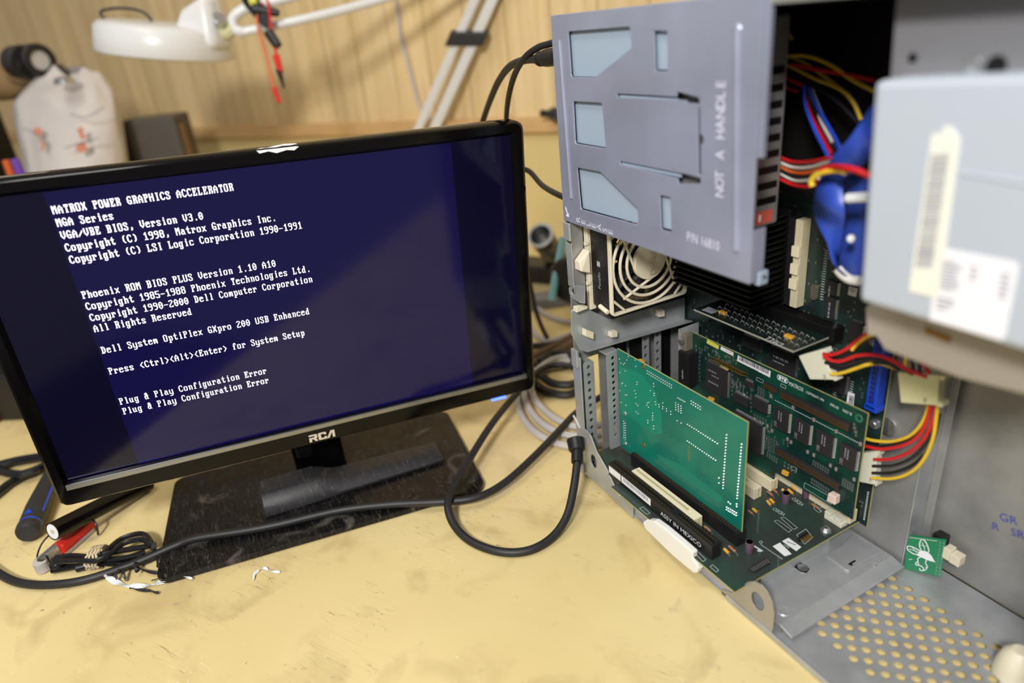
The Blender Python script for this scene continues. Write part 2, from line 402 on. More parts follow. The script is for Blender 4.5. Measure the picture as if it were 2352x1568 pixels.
# ---------------------------------------------------------------- the setting
WA = math.radians(32); WORG = Vector((math.sin(WA), -math.cos(WA), 0)) * -.637
def wall_obj(o):
    o.location = WORG; o.rotation_euler = (0, 0, WA); o['kind'] = 'structure'; return o
def raw(b, name, m, bevel=0):
    return wall_obj(b.build(name, m, None, bevel, loc=(0, 0, 0)))
raw(MB().box((-4, 0, -.9), (1.6, .05, 2.1)), 'wall_back', 'pine')
raw(MB().box((-4, -.012, -.9), (1.6, 0, .236)), 'trim_2', 'ply')
raw(MB().box((-4, -.026, .236), (1.6, 0, .262)), 'trim_1', 'ledge', .003)
raw(MB().box((-4, -3.2, -.95), (1.6, .05, -.9)), 'floor', mat('grey_floor', (120, 112, 104), .6, 0, .05, 20, .2, 6))
# desk
wb = thing('workbench', 'pale yellow painted workbench top, scratched and scuffed, running along the wall', 'workbench', tuple(WORG + Vector((0, 0, -.9))))
wb.rotation_euler = (0, 0, WA)
def part_local(b, name, m, parent, bevel=0, smooth=False):
    k = parent.name; sv = ORG.get(k); ORG[k] = (0, 0, 0); o = b.build(name, m, parent, bevel, smooth); ORG[k] = sv; return o
part_local(MB().box((-2.6, -1.13, .868), (1.3, -.013, .9)), 'tabletop', 'desk', wb, .003)
for x in (-2.4, 1.15):
    for y in (-1.05, -.1): part_local(MB().box((x, y, 0), (x + .07, y + .07, .868)), 'leg', 'ledge', wb)
part_local(MB().box((-2.5, -1.08, .79), (1.2, -1.05, .868)), 'apron', 'ledge', wb)

# ---------------------------------------------------------------- magnifier lamp on its sprung arm
A0 = Vector((-.9605,.0346,0)); A0.z = 0
T0 = Vector((-.7083,.2756,.509))
L = thing('magnifier_lamp', 'white round magnifier lamp on a sprung arm, above the monitor', 'lamp', tuple(A0))
hc = Vector((-.8851,-.266,.4611))
hx = Vector((.30, -.04, .954)).normalized()   # the head leans a little
hx = (Vector((-.8919,-.2603,.4796)) - Vector((-.8721,-.2694,.4328))).normalized()
vd_ = (hc - cam.location).normalized(); hx = (hx - vd_ * hx.dot(vd_)).normalized(); hx = (hx - vd_ * .06).normalized()
b = MB(); b.lathe(hc - hx * .027, hx, [(0, .1), (.002, .107), (.006, .109), (.04, .105), (.047, .099), (.05, .085), (.051, .05), (.051, .0)], 40)
b.build('lamp_head', 'lampw', L, smooth=True)
e1 = (Vector((-.7972,-.1753,.4474)) - Vector((-.8804,-.2625,.4552))).normalized(); e2 = hx.cross(e1)
b = MB((hc - hx * .02, e1, e2, hx))
b.hexa([(.03, -.045, 0), (.118, -.03, 0), (.118, .03, 0), (.03, .045, 0), (.055, -.03, .062), (.1, -.022, .085), (.1, .022, .085), (.055, .03, .062)])
b.build('lamp_neck', 'lampw', L, .014, True, 4)
b = MB(); b.tube([(-.9016,-.3423,.4924),(-.9119,-.35,.5052),(-.9129,-.3455,.5114),(-.9026,-.3233,.5123),(-.8883,-.2989,.5076),(-.8775,-.2852,.4994),(-.8693,-.2803,.4882)], .0022); b.build('bail_wire', 'blackm', L, smooth=True)
b = MB(); b.cyl((-.8145,-.1881,.4688), (-.7951,-.1849,.4818), .011); b.cyl((-.7967,-.1952,.4751), (-.8121,-.1792,.4725), .006); b.build('tilt_knob', 'silver', L, .001, True)
b = MB(); b.tube([(-.8094,-.1851,.4618),(-.8033,-.1775,.457),(-.8026,-.1662,.4664)], .009); b.build('tilt_bracket', 'nylony', L, smooth=True)
b = MB()
b.tube([(-.7681,-.0542,.5047),(-.7924,-.1156,.4941),(-.8036,-.1426,.4904),(-.807,-.1616,.4792),(-.8007,-.1651,.4636),(-.7911,-.1532,.4563)], .0085, 10)
b.tube([(-.7938,-.1582,.4568), (-.7621,-.0569,.467), (-.7415,.0524,.4822), (-.72,.1998,.5079), T0], .0075, 10)
b.tube([(-.7719,-.0601,.5067), (-.7545,.105,.5332), T0 + Vector((0, 0, .03))], .0075, 10)
b.build('upper_arm', 'lampw', L, smooth=True)
side = (Vector((-.6917,.2655,.4673)) - Vector((-.7062,.2387,.4703))).normalized()
b = MB()
ax = (T0 - A0).normalized()
fr = (A0 + ax * .03, side, ax.cross(side), ax)
for s in (-.024, .006):
    bb = MB((A0 + ax * .03 + side * s, side, ax.cross(side), ax)); bb.box((0, -.008, 0), (.018 if s < 0 else .021, .008, (T0 - A0).length - .02)); bb.build('lower_arm_bar', 'lampw', L, .003)
b = MB((A0 + side * 0, side, ax.cross(side), ax)); tl = (Vector((-.6703,.1791,.3923)) - A0).dot(ax)
b.box((-.034, -.013, tl - .014), (.036, .013, tl + .014)); b.build('arm_strap', 'blackm', L, .003)
b = MB(fr); t2 = .29 - .05; b.box((-.012, -.005, t2 - .05), (.012, .005, t2)); b.build('spring_tab', 'blackm', L)
b = MB(); b.cyl(A0, A0 + Z * .02, .06, .055, 28); b.cyl(A0 + Z * .02, A0 + Z * .06, .02); b.build('lamp_base', 'lampw', L, .003, True)
b = MB(); b.cyl(T0 - side * .03, T0 + side * .03, .02); b.build('elbow_knob', 'blackm', L, .002, True)

# leads hanging over the arm
t = thing('test_lead', 'red test lead hanging from the lamp arm, the longer of two, red tip lowest', 'test lead', (-.7679,-.1283,.4821), 'test leads on the lamp arm')
MB().tube([(-.7805,-.1145,.4958),(-.7692,-.1245,.4882),(-.7624,-.1338,.4664),(-.7446,-.1353,.4306),(-.7224,-.1379,.3851),(-.7146,-.1391,.3689)], .0022).build('wire', 'orgw', t, smooth=True)
MB().cyl((-.7151,-.1387,.3701), (-.7034,-.1378,.3484), .0045, .003, 10).build('probe_tip', 'red', t)
t = thing('test_lead', 'shorter test lead with red sleeve and black tip hanging from the lamp arm', 'test lead', (-.7471,-.1133,.4798), 'test leads on the lamp arm')
MB().tube([(-.7921,-.1049,.5036),(-.7501,-.1126,.4862),(-.7395,-.1179,.4608),(-.7248,-.1215,.4288),(-.7177,-.1239,.4129)], .0022).build('wire', 'redw', t, smooth=True)
MB().cyl((-.72,-.1237,.4174), (-.7082,-.1248,.3935), .0058, .005, 10).build('red_sleeve', 'red', t)
MB().cyl((-.7106,-.1263,.3969), (-.697,-.1271,.3698), .005, .0018, 10).build('black_tip', 'black', t)
t = thing('alligator_clip', 'black clip gripping the lamp arm among red leads', 'clip', (-.7629,-.1253,.4753))
b = MB((Vector((-.7638,-.1245,.4778)), (Vector((-.7356,-.1125,.4346)) - Vector((-.7781,-.1348,.4959))).normalized(), side, Z))
b.cyl((-.03, 0, 0), (.012, 0, 0), .014, .01, 10); b.build('clip_jaw', 'black', t)
MB().cyl((-.738,-.1236,.4524), (-.7237,-.117,.4309), .0085, .0075, 10).build('clip_grip', 'black', t)
MB().cyl((-.772,-.131,.4877), (-.7519,-.0988,.4789), .009, .006, 10).build('clip_grip', 'black', t)
MB().cyl((-.7793,-.1338,.4991), (-.7743,-.1228,.4998), .008, .008, 10).build('yellow_cap', 'yellowl', t)
tag(MB().tube([(-.9268,.1649,.5062),(-.9257,.1656,.4714),(-.9267,.165,.4241),(-.9204,.1689,.379),(-.915,.1723,.3328),(-.908,.1767,.2942),(-.8928,.1861,.2634)], .004).build('hanging_cable', 'greyc', smooth=True), 'thin grey cord running down the pine boards behind the lamp arm', 'cord')
t = thing('wall_hook', 'small black hook on the ledge just left of the computer', 'hook', (-.6316,.3211,.2659))
MB().cyl((-.6261,.301,.2752), (-.6023,.3158,.2729), .0065, .0055, 10).build('hook_arm', 'black', t)
MB().cyl((-.6525,.3434,.2662), (-.6015,.3163,.2729), .013, .011, 12).build('hook_plate', 'black', t)

# ---------------------------------------------------------------- clutter at the left behind the monitor
bag_o = Vector((-1.0432,-.5474,0))
def bag():
    t = thing('plastic_bag', 'white plastic carrier bag with faded orange print, behind the monitor', 'bag', tuple(bag_o))
    D = 1.38
    rows = [[(-1.1013,-.6193,.0019),(-1.0263,-.4693,-.0023)], [(-1.1498,-.5953,.1182),(-1.0671,-.4272,.1162)], [(-1.2022,-.5669,.2464),(-1.111,-.3947,.2316)], [(-1.2388,-.5563,.3273),(-1.1345,-.3794,.2915)], [(-1.2636,-.5512,.3801),(-1.1582,-.3685,.3477)], [(-1.2694,-.544,.3981),(-1.1739,-.3709,.3759)], [(-1.2524,-.4641,.4402),(-1.1976,-.3802,.413)]]
    dep = Vector((-.87, .42, 0)); b = MB(); rings = []
    rnd = random.Random(3)
    for i, (l, r) in enumerate(rows):
        l = Vector(l); r = Vector(r); c = (l + r) / 2; n = 30; rg = []
        if i == 0: c.z = .002; l.z = r.z = .002
        for k in range(n):
            a = 2 * math.pi * k / n; w = 1 + .1 * math.sin(5 * a + i) * math.sin(2 * a + 2 * i) + rnd.uniform(-.05, .05)
            p = c + (r - c) * (math.cos(a) * w) + dep * (.07 * math.sin(a) * w * (1 if i < 6 else .5)) + Z * (rnd.uniform(-.014, .014) if i else 0)
            rg.append(b.v(p))
        rings.append(rg)
    for p, q in zip(rings, rings[1:]): b.skin(p, q)
    b.face(rings[0])
    o = b.build('bag_body', 'bag', t, smooth=True)
    ms = o.modifiers.new('round', 'SUBSURF'); ms.levels = 1; ms.render_levels = 2
    for pts in ([(-1.1153,-.5243,.3319),(-1.1136,-.5153,.337),(-1.1073,-.508,.3316),(-1.1043,-.5126,.3214),(-1.1058,-.5198,.3176)], [(-1.105,-.5183,.3174),(-1.0989,-.513,.3107),(-1.0927,-.5118,.2998),(-1.0942,-.5232,.2919),(-1.097,-.5167,.3034)], [(-1.0766,-.4499,.3268),(-1.0722,-.4389,.3286),(-1.0666,-.4416,.3151),(-1.0613,-.4377,.3086),(-1.0656,-.4487,.3067)], [(-1.0676,-.4596,.3002),(-1.0606,-.4424,.3029),(-1.0542,-.4437,.2893),(-1.0577,-.4575,.2831),(-1.063,-.4614,.2897)]):
        bb = MB(); bb.poly([(p[1], p[2]) for p in pts], (lambda x0: (lambda a, c, t: (x0 - t, a, c)))(pts[0][0]), .001); bb.build('orange_print', 'bagp', t)
    for pts in ([(-1.1234,-.5363,.3363),(-1.1114,-.5213,.327),(-1.0955,-.5096,.3073)], [(-1.0748,-.4787,.2962),(-1.063,-.4467,.3034),(-1.0517,-.4185,.308)], [(-1.0921,-.4537,.3533),(-1.0749,-.4263,.3457),(-1.0652,-.3924,.3588)]): MB().tube(pts, .0012, 6).build('grey_print', 'greyink', t)
    return t
bag()
tape = thing('tape_roll', 'black tape rolls lying on top of the white plastic bag', 'tape', (-1.203,-.486,.4427))
for u, v in ((62, 132), (92, 142)):
    c = Vector((-1.2087,-.4889,.4509)) + Vector((.42, .9, 0)) * ((u - 77) * .0009); dd = (cam.location - c).normalized(); dd = (dd + Vector((.1, .5, 0))).normalized()
    MB().lathe(c, -dd, [(0, .018), (0, .028), (.003, .031), (.04, .031), (.04, .018), (0, .018)], 24, False).build('roll', 'black', tape, smooth=True); MB().lathe(c + dd * .0, -dd, [(.004, 0), (.004, .0185)], 24, False).build('core', 'greyc', tape, smooth=True)
t = thing('metal_lid', 'small shiny metal lid in the top of the plastic bag', 'lid', (-1.1543,-.4456,.41))
MB().lathe((-1.1276,-.4456,.4058), Z, [(0, .018), (.008, .018), (.012, .012), (.013, 0)], 20).build('lid_cap', 'silver', t, smooth=True)
t = thing('cloth_bundle', 'brown cloth bundle at the far left beside the bag', 'cloth', (-1.3062,-.5499,.4163))
b = MB(); b.ball((-1.3089,-.5533,.4184), .05, 12, (1, 1.2, .75)); b.ball((-1.2702,-.5142,.4277), .035, 12, (1, 1.1, .6)); b.build('folded_cloth', mat('brown_cloth', (150, 122, 84), .9, 0, .6, 40), t, smooth=True)
t = thing('dark_crate', 'black crate at the far left edge, below the brown cloth', 'crate', tuple(Vector((-1.1797,-.7005,0))))
p0 = Vector((-1.1494,-.6664,0)); top = Vector((-1.2463,-.5458,.3991))
b = MB((p0, Vector((.42, .9, 0)).normalized(), Vector((-.9, .42, 0)).normalized(), Z)); H_ = top.z
b.box((-.3, -.05, 0), (-.005, .0, H_)); b.build('front_panel', 'fin', t, .003)
b = MB((p0, Vector((.42, .9, 0)).normalized(), Vector((-.9, .42, 0)).normalized(), Z))
b.box((-.3, 0, 0), (-.28, .2, H_)); b.box((-.03, 0, 0), (-.01, .2, H_)); b.build('side_panel', 'fin', t, .003)
c_ = Vector((-.921,-.5516,.286))
t = thing('pen_holder', 'black pen holder behind the top left corner of the monitor', 'pen holder', (c_.x, c_.y, 0))
MB().lathe((c_.x, c_.y, 0), Z, [(0, .0), (0, .036), (c_.z - .012, .036), (c_.z - .012, .033), (.004, .033), (.004, 0)], 28, False).build('cup', 'fin', t, smooth=True)
for u, lb, m in ((20, 'orange marker standing just behind the monitor at the far left', 'orgw'), (41, 'violet marker standing beside the orange one at the far left', mat('violet', (110, 70, 180), .4))):
    g = Vector(((-.9261,-.5557,.2919)) if u == 20 else ((-.9199,-.5423,.2925))); t = thing('marker_pen', lb, 'pen', (g.x, g.y, g.z - .12), 'markers at the left')
    MB().cyl((g.x, g.y, g.z - .12), (g.x, g.y, g.z - .022), .0075, n=14).build('barrel', 'black', t, .001, True)
    MB().cyl((g.x, g.y, g.z - .022), (g.x, g.y, g.z + .012), .0075, .006, 14).build('cap', m, t, .001, True)
tp = Vector((-1.2092,-.3264,.3199)); g = Vector((tp.x, tp.y, 0))
t = thing('speaker_box', 'dark grey box behind the monitor, right of the plastic bag', 'box', tuple(g))
fr = (g, Vector((.42, .9, 0)).normalized(), Vector((-.9, .42, 0)).normalized(), Z)
MB(fr).box((-.06, 0, 0), (.055, .09, tp.z)).build('cabinet', mat('dark_grey_box', (84, 80, 74), .5), t, .004)
MB(fr).box((-.065, -.002, 0), (-.048, .088, tp.z - .002)).build('side_strip', 'black', t, .002)
t = thing('wooden_post', 'narrow brown wooden upright beside the dark grey box', 'post', tuple(Vector((-1.1766,-.2893,0))))
tp = Vector((-1.2097,-.2733,.2995)); g = Vector((tp.x, tp.y, 0))
MB((g, fr[1], fr[2], Z)).box((-.012, 0, 0), (.012, .02, tp.z)).build('upright', mat('brown_wood', (128, 92, 50), .6), t, .002)
# far left, at table level
t = thing('tool_case', 'black tool case with a red corner behind the monitor at the left edge', 'case', tuple(Vector((-.5564,-.6425,0))))
g = Vector((-.5602,-.6165,0))
fr2 = (g, Vector((.55, .83, 0)).normalized(), Vector((-.83, .55, 0)).normalized(), Z)
MB(fr2).box((-.22, 0, 0), (.03, .12, .07)).build('case_body', 'black', t, .006)
MB(fr2).box((-.06, -.006, .0), (-.012, .02, .05)).build('red_corner', mat('dull_red', (120, 44, 36), .6), t, .004)
t = thing('grey_tub', 'small translucent grey tub by the left edge of the monitor', 'tub', (-.595,-.6222,.0156))
MB().lathe(Vector((-.6096,-.6255,.0171)) - Z * .035, Z, [(0, .024), (.05, .028), (.05, .025), (.004, .021), (.004, 0)], 24, False).build('tub_wall', mat('grey_tub', (150, 150, 152), .4), t, smooth=True)
t = thing('loose_cable', 'upper black cable coming in from the left edge behind the monitor corner', 'cable', (-.4105,-.5905,.005), 'black cables at the left edge')
MB().tube([(-.4202,-.6359,.006),(-.4191,-.6091,.006),(-.4161,-.5884,.006),(-.4077,-.5647,.006),(-.3986,-.5384,.006)], .0058).build('sheath', 'cableg', t, smooth=True)
t = thing('loose_cable', 'black cable bending back on itself at the left edge, under the upper one', 'cable', (-.3871,-.5881,.005), 'black cables at the left edge')
MB().tube([(-.3277,-.6227,.006),(-.3438,-.6065,.006),(-.3619,-.5939,.006),(-.3725,-.5775,.006),(-.3835,-.556,.006)], .005).build('sheath', 'cableg', t, smooth=True)
MB().tube([(-.4179,-.6246,.012),(-.3897,-.6036,.012),(-.3669,-.5837,.012),(-.3645,-.5704,.012),(-.3666,-.5617,.012)], .005).build('cable_end', 'cableg', t, smooth=True)

# ---------------------------------------------------------------- between the monitor and the computer
t = thing('threaded_pipe', 'shiny threaded metal pipe lying by the wall between monitor and computer', 'pipe', (-.5291,.2295,0))
p0 = Vector((-.4759,.1943,.1015)); p1 = Vector((-.5294,.2572,.0267))
d_ = (p1 - p0).normalized(); prof = [(0, .018), (0, .0225), (.006, .0225), (.008, .02)]
for k in range(14): prof += [(.02 + .006 * k, .0205), (.023 + .006 * k, .0185)]
prof += [(.13, .02), (.13, 0)]
MB().lathe(p0, d_, [(.03, .0), (.03, .018)] + prof, 24, False).build('pipe_body', mat('dark_zinc', (112, 112, 110), .35, .9), t, smooth=True)
t = thing('black_power_strip', 'black block on the bench under the threaded pipe', 'power strip', tuple(Vector((-.5319,.2265,0))))
g = Vector((-.4962,.2161,0)); fr3 = (g, Vector((math.cos(WA), math.sin(WA), 0)), Vector((-math.sin(WA), math.cos(WA), 0)), Z)
MB(fr3).box((-.1, 0, 0), (.09, .06, .032)).build('strip_body', 'black', t, .005)
t = thing('teal_handle_tool', 'hand tool with a pale teal handle standing left of the computer', 'tool', (-.4071,.1796,0))
MB().tube([(-.3251,.1207,.0489),(-.3334,.1343,.0777),(-.3426,.152,.1121),(-.3483,.1618,.1323)], .0062, 10).build('handle', 'tealp', t, smooth=True)
MB().lathe((-.3205,.1582,.0751), (.3, -.9, .1), [(0, .03), (.004, .034), (.016, .034), (.02, .03), (.02, 0)], 24).build('wheel', 'black', t, smooth=True)
g = Vector((-.4037,.1834,0))
t = thing('grey_tray', 'flat grey metal bar lying behind the computer at bench level', 'bar', tuple(g))
MB((g, Vector((.35, .93, 0)).normalized(), Vector((-.93, .35, 0)).normalized(), Z)).box((-.07, -.01, 0), (.1, .03, .018)).build('bar_body', mat('grey_paint', (128, 128, 134), .5), t, .003)
t = thing('white_cable_coil', 'coil of pale grey cable beside the computer, on the bench', 'cable', (-.1107,-.0136,0))
for k, (du, dv) in enumerate(((0, 0), (14, 8), (30, 4))):
    b = MB()
    base = [(-.02,.0151,.005),(-.0358,-.0258,.005),(-.0572,-.0433,.005),(-.0908,-.05,.005),(-.1307,-.0448,.005),(-.1696,-.0281,.005),(-.2042,.0008,.005),(-.216,.0344,.005),(-.2063,.0663,.005)]
    base2 = [(-.0283,.0212,.005),(-.0457,-.0164,.005),(-.0661,-.032,.005),(-.0973,-.0374,.005),(-.1357,-.0318,.005),(-.1738,-.0157,.005),(-.2053,.0127,.005),(-.2184,.0474,.005),(-.2069,.0736,.005)]
    base3 = [(-.039,.0291,.005),(-.0544,-.0076,.005),(-.075,-.02,.005),(-.1057,-.0234,.005),(-.1424,-.0187,.005),(-.178,-.0031,.005),(-.2058,.0236,.005),(-.2182,.0557,.005),(-.2097,.0824,.005)]
    b.tube([(x, y, z + .001 + .004 * k) for x, y, z in (base, base2, base3)[k]], .0042); b.build('cable_turn', 'greyc', t, smooth=True)
t = thing('grey_cable', 'thin grey cable crossing the bench behind the monitor edge', 'cable', (-.3568,.1296,-0))
MB().tube([(-.4666,.1275,.004),(-.4237,.1411,.004),(-.3777,.1386,.004),(-.341,.1442,.004),(-.3149,.1592,.004)], .004).build('sheath', 'greyc', t, smooth=True)
MB().tube([(-.2908,.1433,.004),(-.2883,.1109,.004),(-.2918,.0906,.004),(-.3154,.0859,.004),(-.3546,.0933,.004),(-.3859,.0953,.004)], .004).build('sheath_loop', 'greyc', t, smooth=True)
t = thing('black_cable_coil', 'heap of black cable coiled between the monitor and the computer', 'cable', (-.2008,.0486,0))
for pts in ([(-.1902,.006,.006),(-.1585,.0098,.006),(-.1369,.0284,.006),(-.1483,.0588,.006),(-.1865,.0777,.006),(-.2193,.0676,.006),(-.2274,.0413,.006),(-.2046,.0164,.006)], [(-.1958,.0168,.016),(-.1585,.0171,.016),(-.1414,.0385,.016),(-.1635,.0664,.016),(-.2113,.0772,.016),(-.2317,.0586,.016),(-.2217,.034,.016)], [(-.2944,.0341,.008),(-.2844,.0572,.008),(-.2711,.0798,.008),(-.2643,.1035,.008),(-.2665,.135,.008)]):
    MB().tube(pts, .005).build('cable_turn', 'cable', t, smooth=True)
t = thing('brown_cable_coil', 'brown cables bunched behind the black coil', 'cable', (-.2725,.0858,0))
for pts in ([(-.2233,.0184,.006),(-.227,.0479,.006),(-.2362,.0782,.006),(-.2497,.1161,.006)], [(-.2249,.0201,.014),(-.23,.0504,.014),(-.2395,.0809,.014),(-.2535,.1192,.014)], [(-.2466,.0322,.01),(-.2553,.0618,.01),(-.261,.0942,.01),(-.2771,.1346,.01)]):
    MB().tube(pts, .0055).build('cable_turn', 'brnw', t, smooth=True)
t = thing('thin_black_cable', 'thin dark cable dropping behind the right edge of the monitor', 'cable', (-.2932,.0836,0))
MB().tube([(-.3356,.0907,.0883),(-.3267,.089,.0695),(-.3163,.0867,.0471),(-.3052,.0872,.0263),(-.2947,.0897,.0082),(-.2897,.0904,-.0008)], .0035).build('sheath', 'cable', t, smooth=True)

# ---------------------------------------------------------------- the monitor
MF = [Vector(q) for q in [[-0.10101, -0.27598, 0.09958], [0.11276, 0.99303, -0.03443], [0.02919, 0.03132, 0.99908], [0.99319, -0.11366, -0.02546]]]
SW, SH, BS, BT, BB = .4294, .2447, .0117, .0123, .0224
bw, bn = Vector((.165, .986, 0)).normalized(), Vector((.986, -.165, 0)).normalized()
bc_ = Vector((-.0306, -.1416, 0)) - bw * .155 - bn * .085
BF = (bc_, bw, bn, Z)
mon = thing('monitor', 'black flat screen monitor showing white boot text on dark blue', 'monitor', tuple(bc_))
# base plate
b = MB(BF); b.poly(rrect(-.158, -.085, .155, .085, .012), lambda a, c, t: (a, c, .0012 + t), .0055); b.build('base_plate', 'stand', mon, .0012)
b = MB(BF); b.poly(rrect(-.026, -.05, .026, -.012, .006), lambda a, c, t: (a, c, .0067 + t), .085); b.build('neck', 'gloss', mon, .001)
# bezel: a bevelled ring round the screen, then the back shell
def ringsec(b, secs):
    """secs: list of (left, right, bottom, top, c, corner radius)"""
    prev = None
    for l, r, bo, to, c, rad in secs:
        V = [b.v((x, y, c)) for x, y in rrect(l, bo, r, to, rad, 4)]
        if prev: b.skin(prev, V)
        prev = V
    return prev
hw = SW / 2
b = MB(MF)
ringsec(b, [(-hw, hw, -.0008, SH, -.0035, .0004), (-hw - .003, hw + .003, -.0035, SH + .003, .0018, .002),
            (-hw - BS + .0025, hw + BS - .0025, -BB + .002, SH + BT - .002, .0024, .006), (-hw - BS, hw + BS, -BB, SH + BT, .0, .008),
            (-hw - BS - .0005, hw + BS + .0005, -BB - .0005, SH + BT + .0005, -.012, .009)])
b.build('bezel', 'gloss', mon, smooth=True)
b = MB(MF)
last = ringsec(b, [(-hw - BS + .0005, hw + BS - .0005, -BB + .0005, SH + BT - .0005, -.012, .009), (-hw - BS + .001, hw + BS - .001, -BB + .001, SH + BT - .001, -.026, .01), (-hw + .02, hw - .02, .0, SH - .02, -.042, .02), (-hw + .07, hw - .07, .03, SH - .05, -.056, .02)])
b.face(last); b.build('back_shell', 'gloss', mon, smooth=True)
b = MB(MF); b.box((-.03, .02, -.075), (.03, .1, -.054)); b.build('neck_mount', 'blackm', mon, .004)
b = MB(MF); b.box((-hw - .002, -.0062, .0005), (hw + .002, -.0008, .0032)); b.build('chrome_strip', mat('brushed_chrome', (150, 152, 156), .25, .9), mon, .0008)
PL, PR = -.1588, .1577
b = MB(MF); b.quad((-hw, -.001, -.003), (hw, -.001, -.003), (hw, SH, -.003), (-hw, SH, -.003)); scr = b.build('screen', 'scr_dark', mon)
b = MB(MF); b.quad((PL, -.0006, -.0028), (PR, -.0006, -.0028), (PR, SH - .0005, -.0028), (PL, SH - .0005, -.0028)); b.build('lit_picture', 'scr_blue', scr)
# the characters, as eight by sixteen dots
GL = {'A': '0210386cc6c6fec6c6c6c6', 'B': '02fc6666667c66666666fc', 'C': '023c66c2c0c0c0c0c2663c', 'D': '02f86c6666666666666cf8', 'E': '02fe66626878686062' '66fe', 'G': '023c66c2c0c0dec6c6663a',
 'H': '02c6c6c6c6fec6c6c6c6c6', 'I': '023c18181818181818183c', 'L': '02f06060606060606266fe', 'M': '02c6eefefed6c6c6c6c6c6', 'O': '027cc6c6c6c6c6c6c6c67c', 'P': '02fc6666667c60606060f0', 'R': '02fc6666667c6c666666e6',
 'S': '027cc6c660380c06c6c67c', 'T': '027e7e5a1818181818183c', 'U': '02c6c6c6c6c6c6c6c6c67c', 'V': '02c6c6c6c6c6c6c66c3810', 'W': '02c6c6c6c6d6d6d6feee6c', 'X': '02c6c66c7c38387c6cc6c6',
 'a': '05780c7ccccccc76', 'b': '02e060' '60786c666666667c', 'c': '057cc6c0c0c0c67c', 'd': '021c0c0c3c6ccccccccc76', 'e': '057cc6fec0c0c67c', 'f': '021c3632307830303030' '78', 'g': '0576cccccccccc7c0ccc78', 'h': '02e060606c7666666666e6',
 'i': '02181800381818181818' '3c', 'l': '023818181818181818183c', 'm': '05ecfed6d6d6d6c6', 'n': '05dc666666666666', 'o': '057cc6c6c6c6c67c', 'p': '05dc66666666667c6060f0', 'r': '05dc7666606060f0', 's': '057cc660380cc67c',
 't': '02103030fc30303030361c', 'u': '05cccccccccccc76', 'v': '05c6c6c6c6c66c38', 'x': '05c66c3838386cc6', 'y': '05c6c6c6c6c6c67e060cf8', '0': '02386cc6c6d6d6c6c66c38', '1': '02183878181818181818' '7e', '2': '027cc6060c183060c0c6fe',
 '3': '027cc606063c060606c67c', '5': '02fec0c0c0fc060606c67c', '8': '027cc6c6c67cc6c6c6c67c', '9': '027cc6c6c67e0606060c78', '(': '020c18303030303030180c', ')': '0230180c0c0c0c0c0c1830', ',': '0918181830', '.': '0a1818',
 '/': '0402060c183060c080', '-': '07fe', '&': '02386c6c3876dccccccc76', '<': '03060c18306030180c06', '>': '036030180c060c183060'}
CW, RH = .1295 / 33, SH / 25
def screen_line(row, txt):
    b = MB(MF); dw, dh = CW / 9, RH / 16
    top = SH - row * RH
    for i, ch in enumerate(txt):
        if ch == ' ': continue
        g = GL[ch]; r0 = int(g[:2], 16); rows = [int(g[2 + 2 * k:4 + 2 * k], 16) for k in range((len(g) - 2) // 2)]
        for k, bits in enumerate(rows):
            c = 0
            while c < 8:
                if bits >> (7 - c) & 1:
                    e = c
                    while e < 8 and bits >> (7 - e) & 1: e += 1
                    x0 = -.157 + i * CW + c * dw; x1 = x0 + (e - c) * dw; y1 = top - (r0 + k) * dh; y0 = y1 - dh
                    b.quad((x0, y0, -.0026), (x1, y0, -.0026), (x1, y1, -.0026), (x0, y1, -.0026)); c = e
                else: c += 1
    return b.build('text_line', 'scr_text', scr)
for r_, s_ in ((1, 'MATROX POWER GRAPHICS ACCELERATOR'), (2, 'MGA Series'), (3, 'VGA/VBE BIOS, Version V3.0'), (4, 'Copyright (C) 1998, Matrox Graphics Inc.'), (5, 'Copyright (C) LSI Logic Corporation 1990-1991'),
               (8, 'Phoenix ROM BIOS PLUS Version 1.10 A10'), (9, 'Copyright 1985-1988 Phoenix Technologies Ltd.'), (10, 'Copyright 1990-2000 Dell Computer Corporation'), (11, 'All Rights Reserved'),
               (13, 'Dell System OptiPlex GXpro 200 USB Enhanced'), (15, 'Press <Ctrl><Alt><Enter> for System Setup'), (18, 'Plug & Play Configuration Error'), (19, 'Plug & Play Configuration Error')):
    screen_line(r_, s_)
# maker's letters: three heavy block letters, the last one open
b = MB(MF); lh = .0078; y0 = -.0182
fl = lambda x0: (lambda a, c, t: (x0 + a * lh, y0 + c * lh, .0026 + t))
x_ = -.0125
b.poly([(0, 0), (.3, 0), (.3, .35), (.5, .35), (.72, 0), (1.05, 0), (.82, .38), (1.0, .45), (1.0, .9), (.9, 1), (0, 1), (0, .78), (.68, .78), (.68, .58), (0, .58)], fl(x_), .0003)
b.poly([(.1, 0), (1.0, 0), (1.0, .36), (.72, .36), (.72, .22), (.34, .22), (.34, .78), (.72, .78), (.72, .64), (1.0, .64), (1.0, .9), (.9, 1), (.1, 1), (0, .9), (0, .1)], fl(x_ + 1.12 * lh), .0003)
b.poly([(0, 0), (.3, 0), (.72, .78), (.72, 0), (1.02, 0), (1.02, 1), (.55, 1)], fl(x_ + 2.12 * lh), .0003)
b.build('maker_badge', mat('badge_silver', (214, 206, 196), .35, .3), mon)
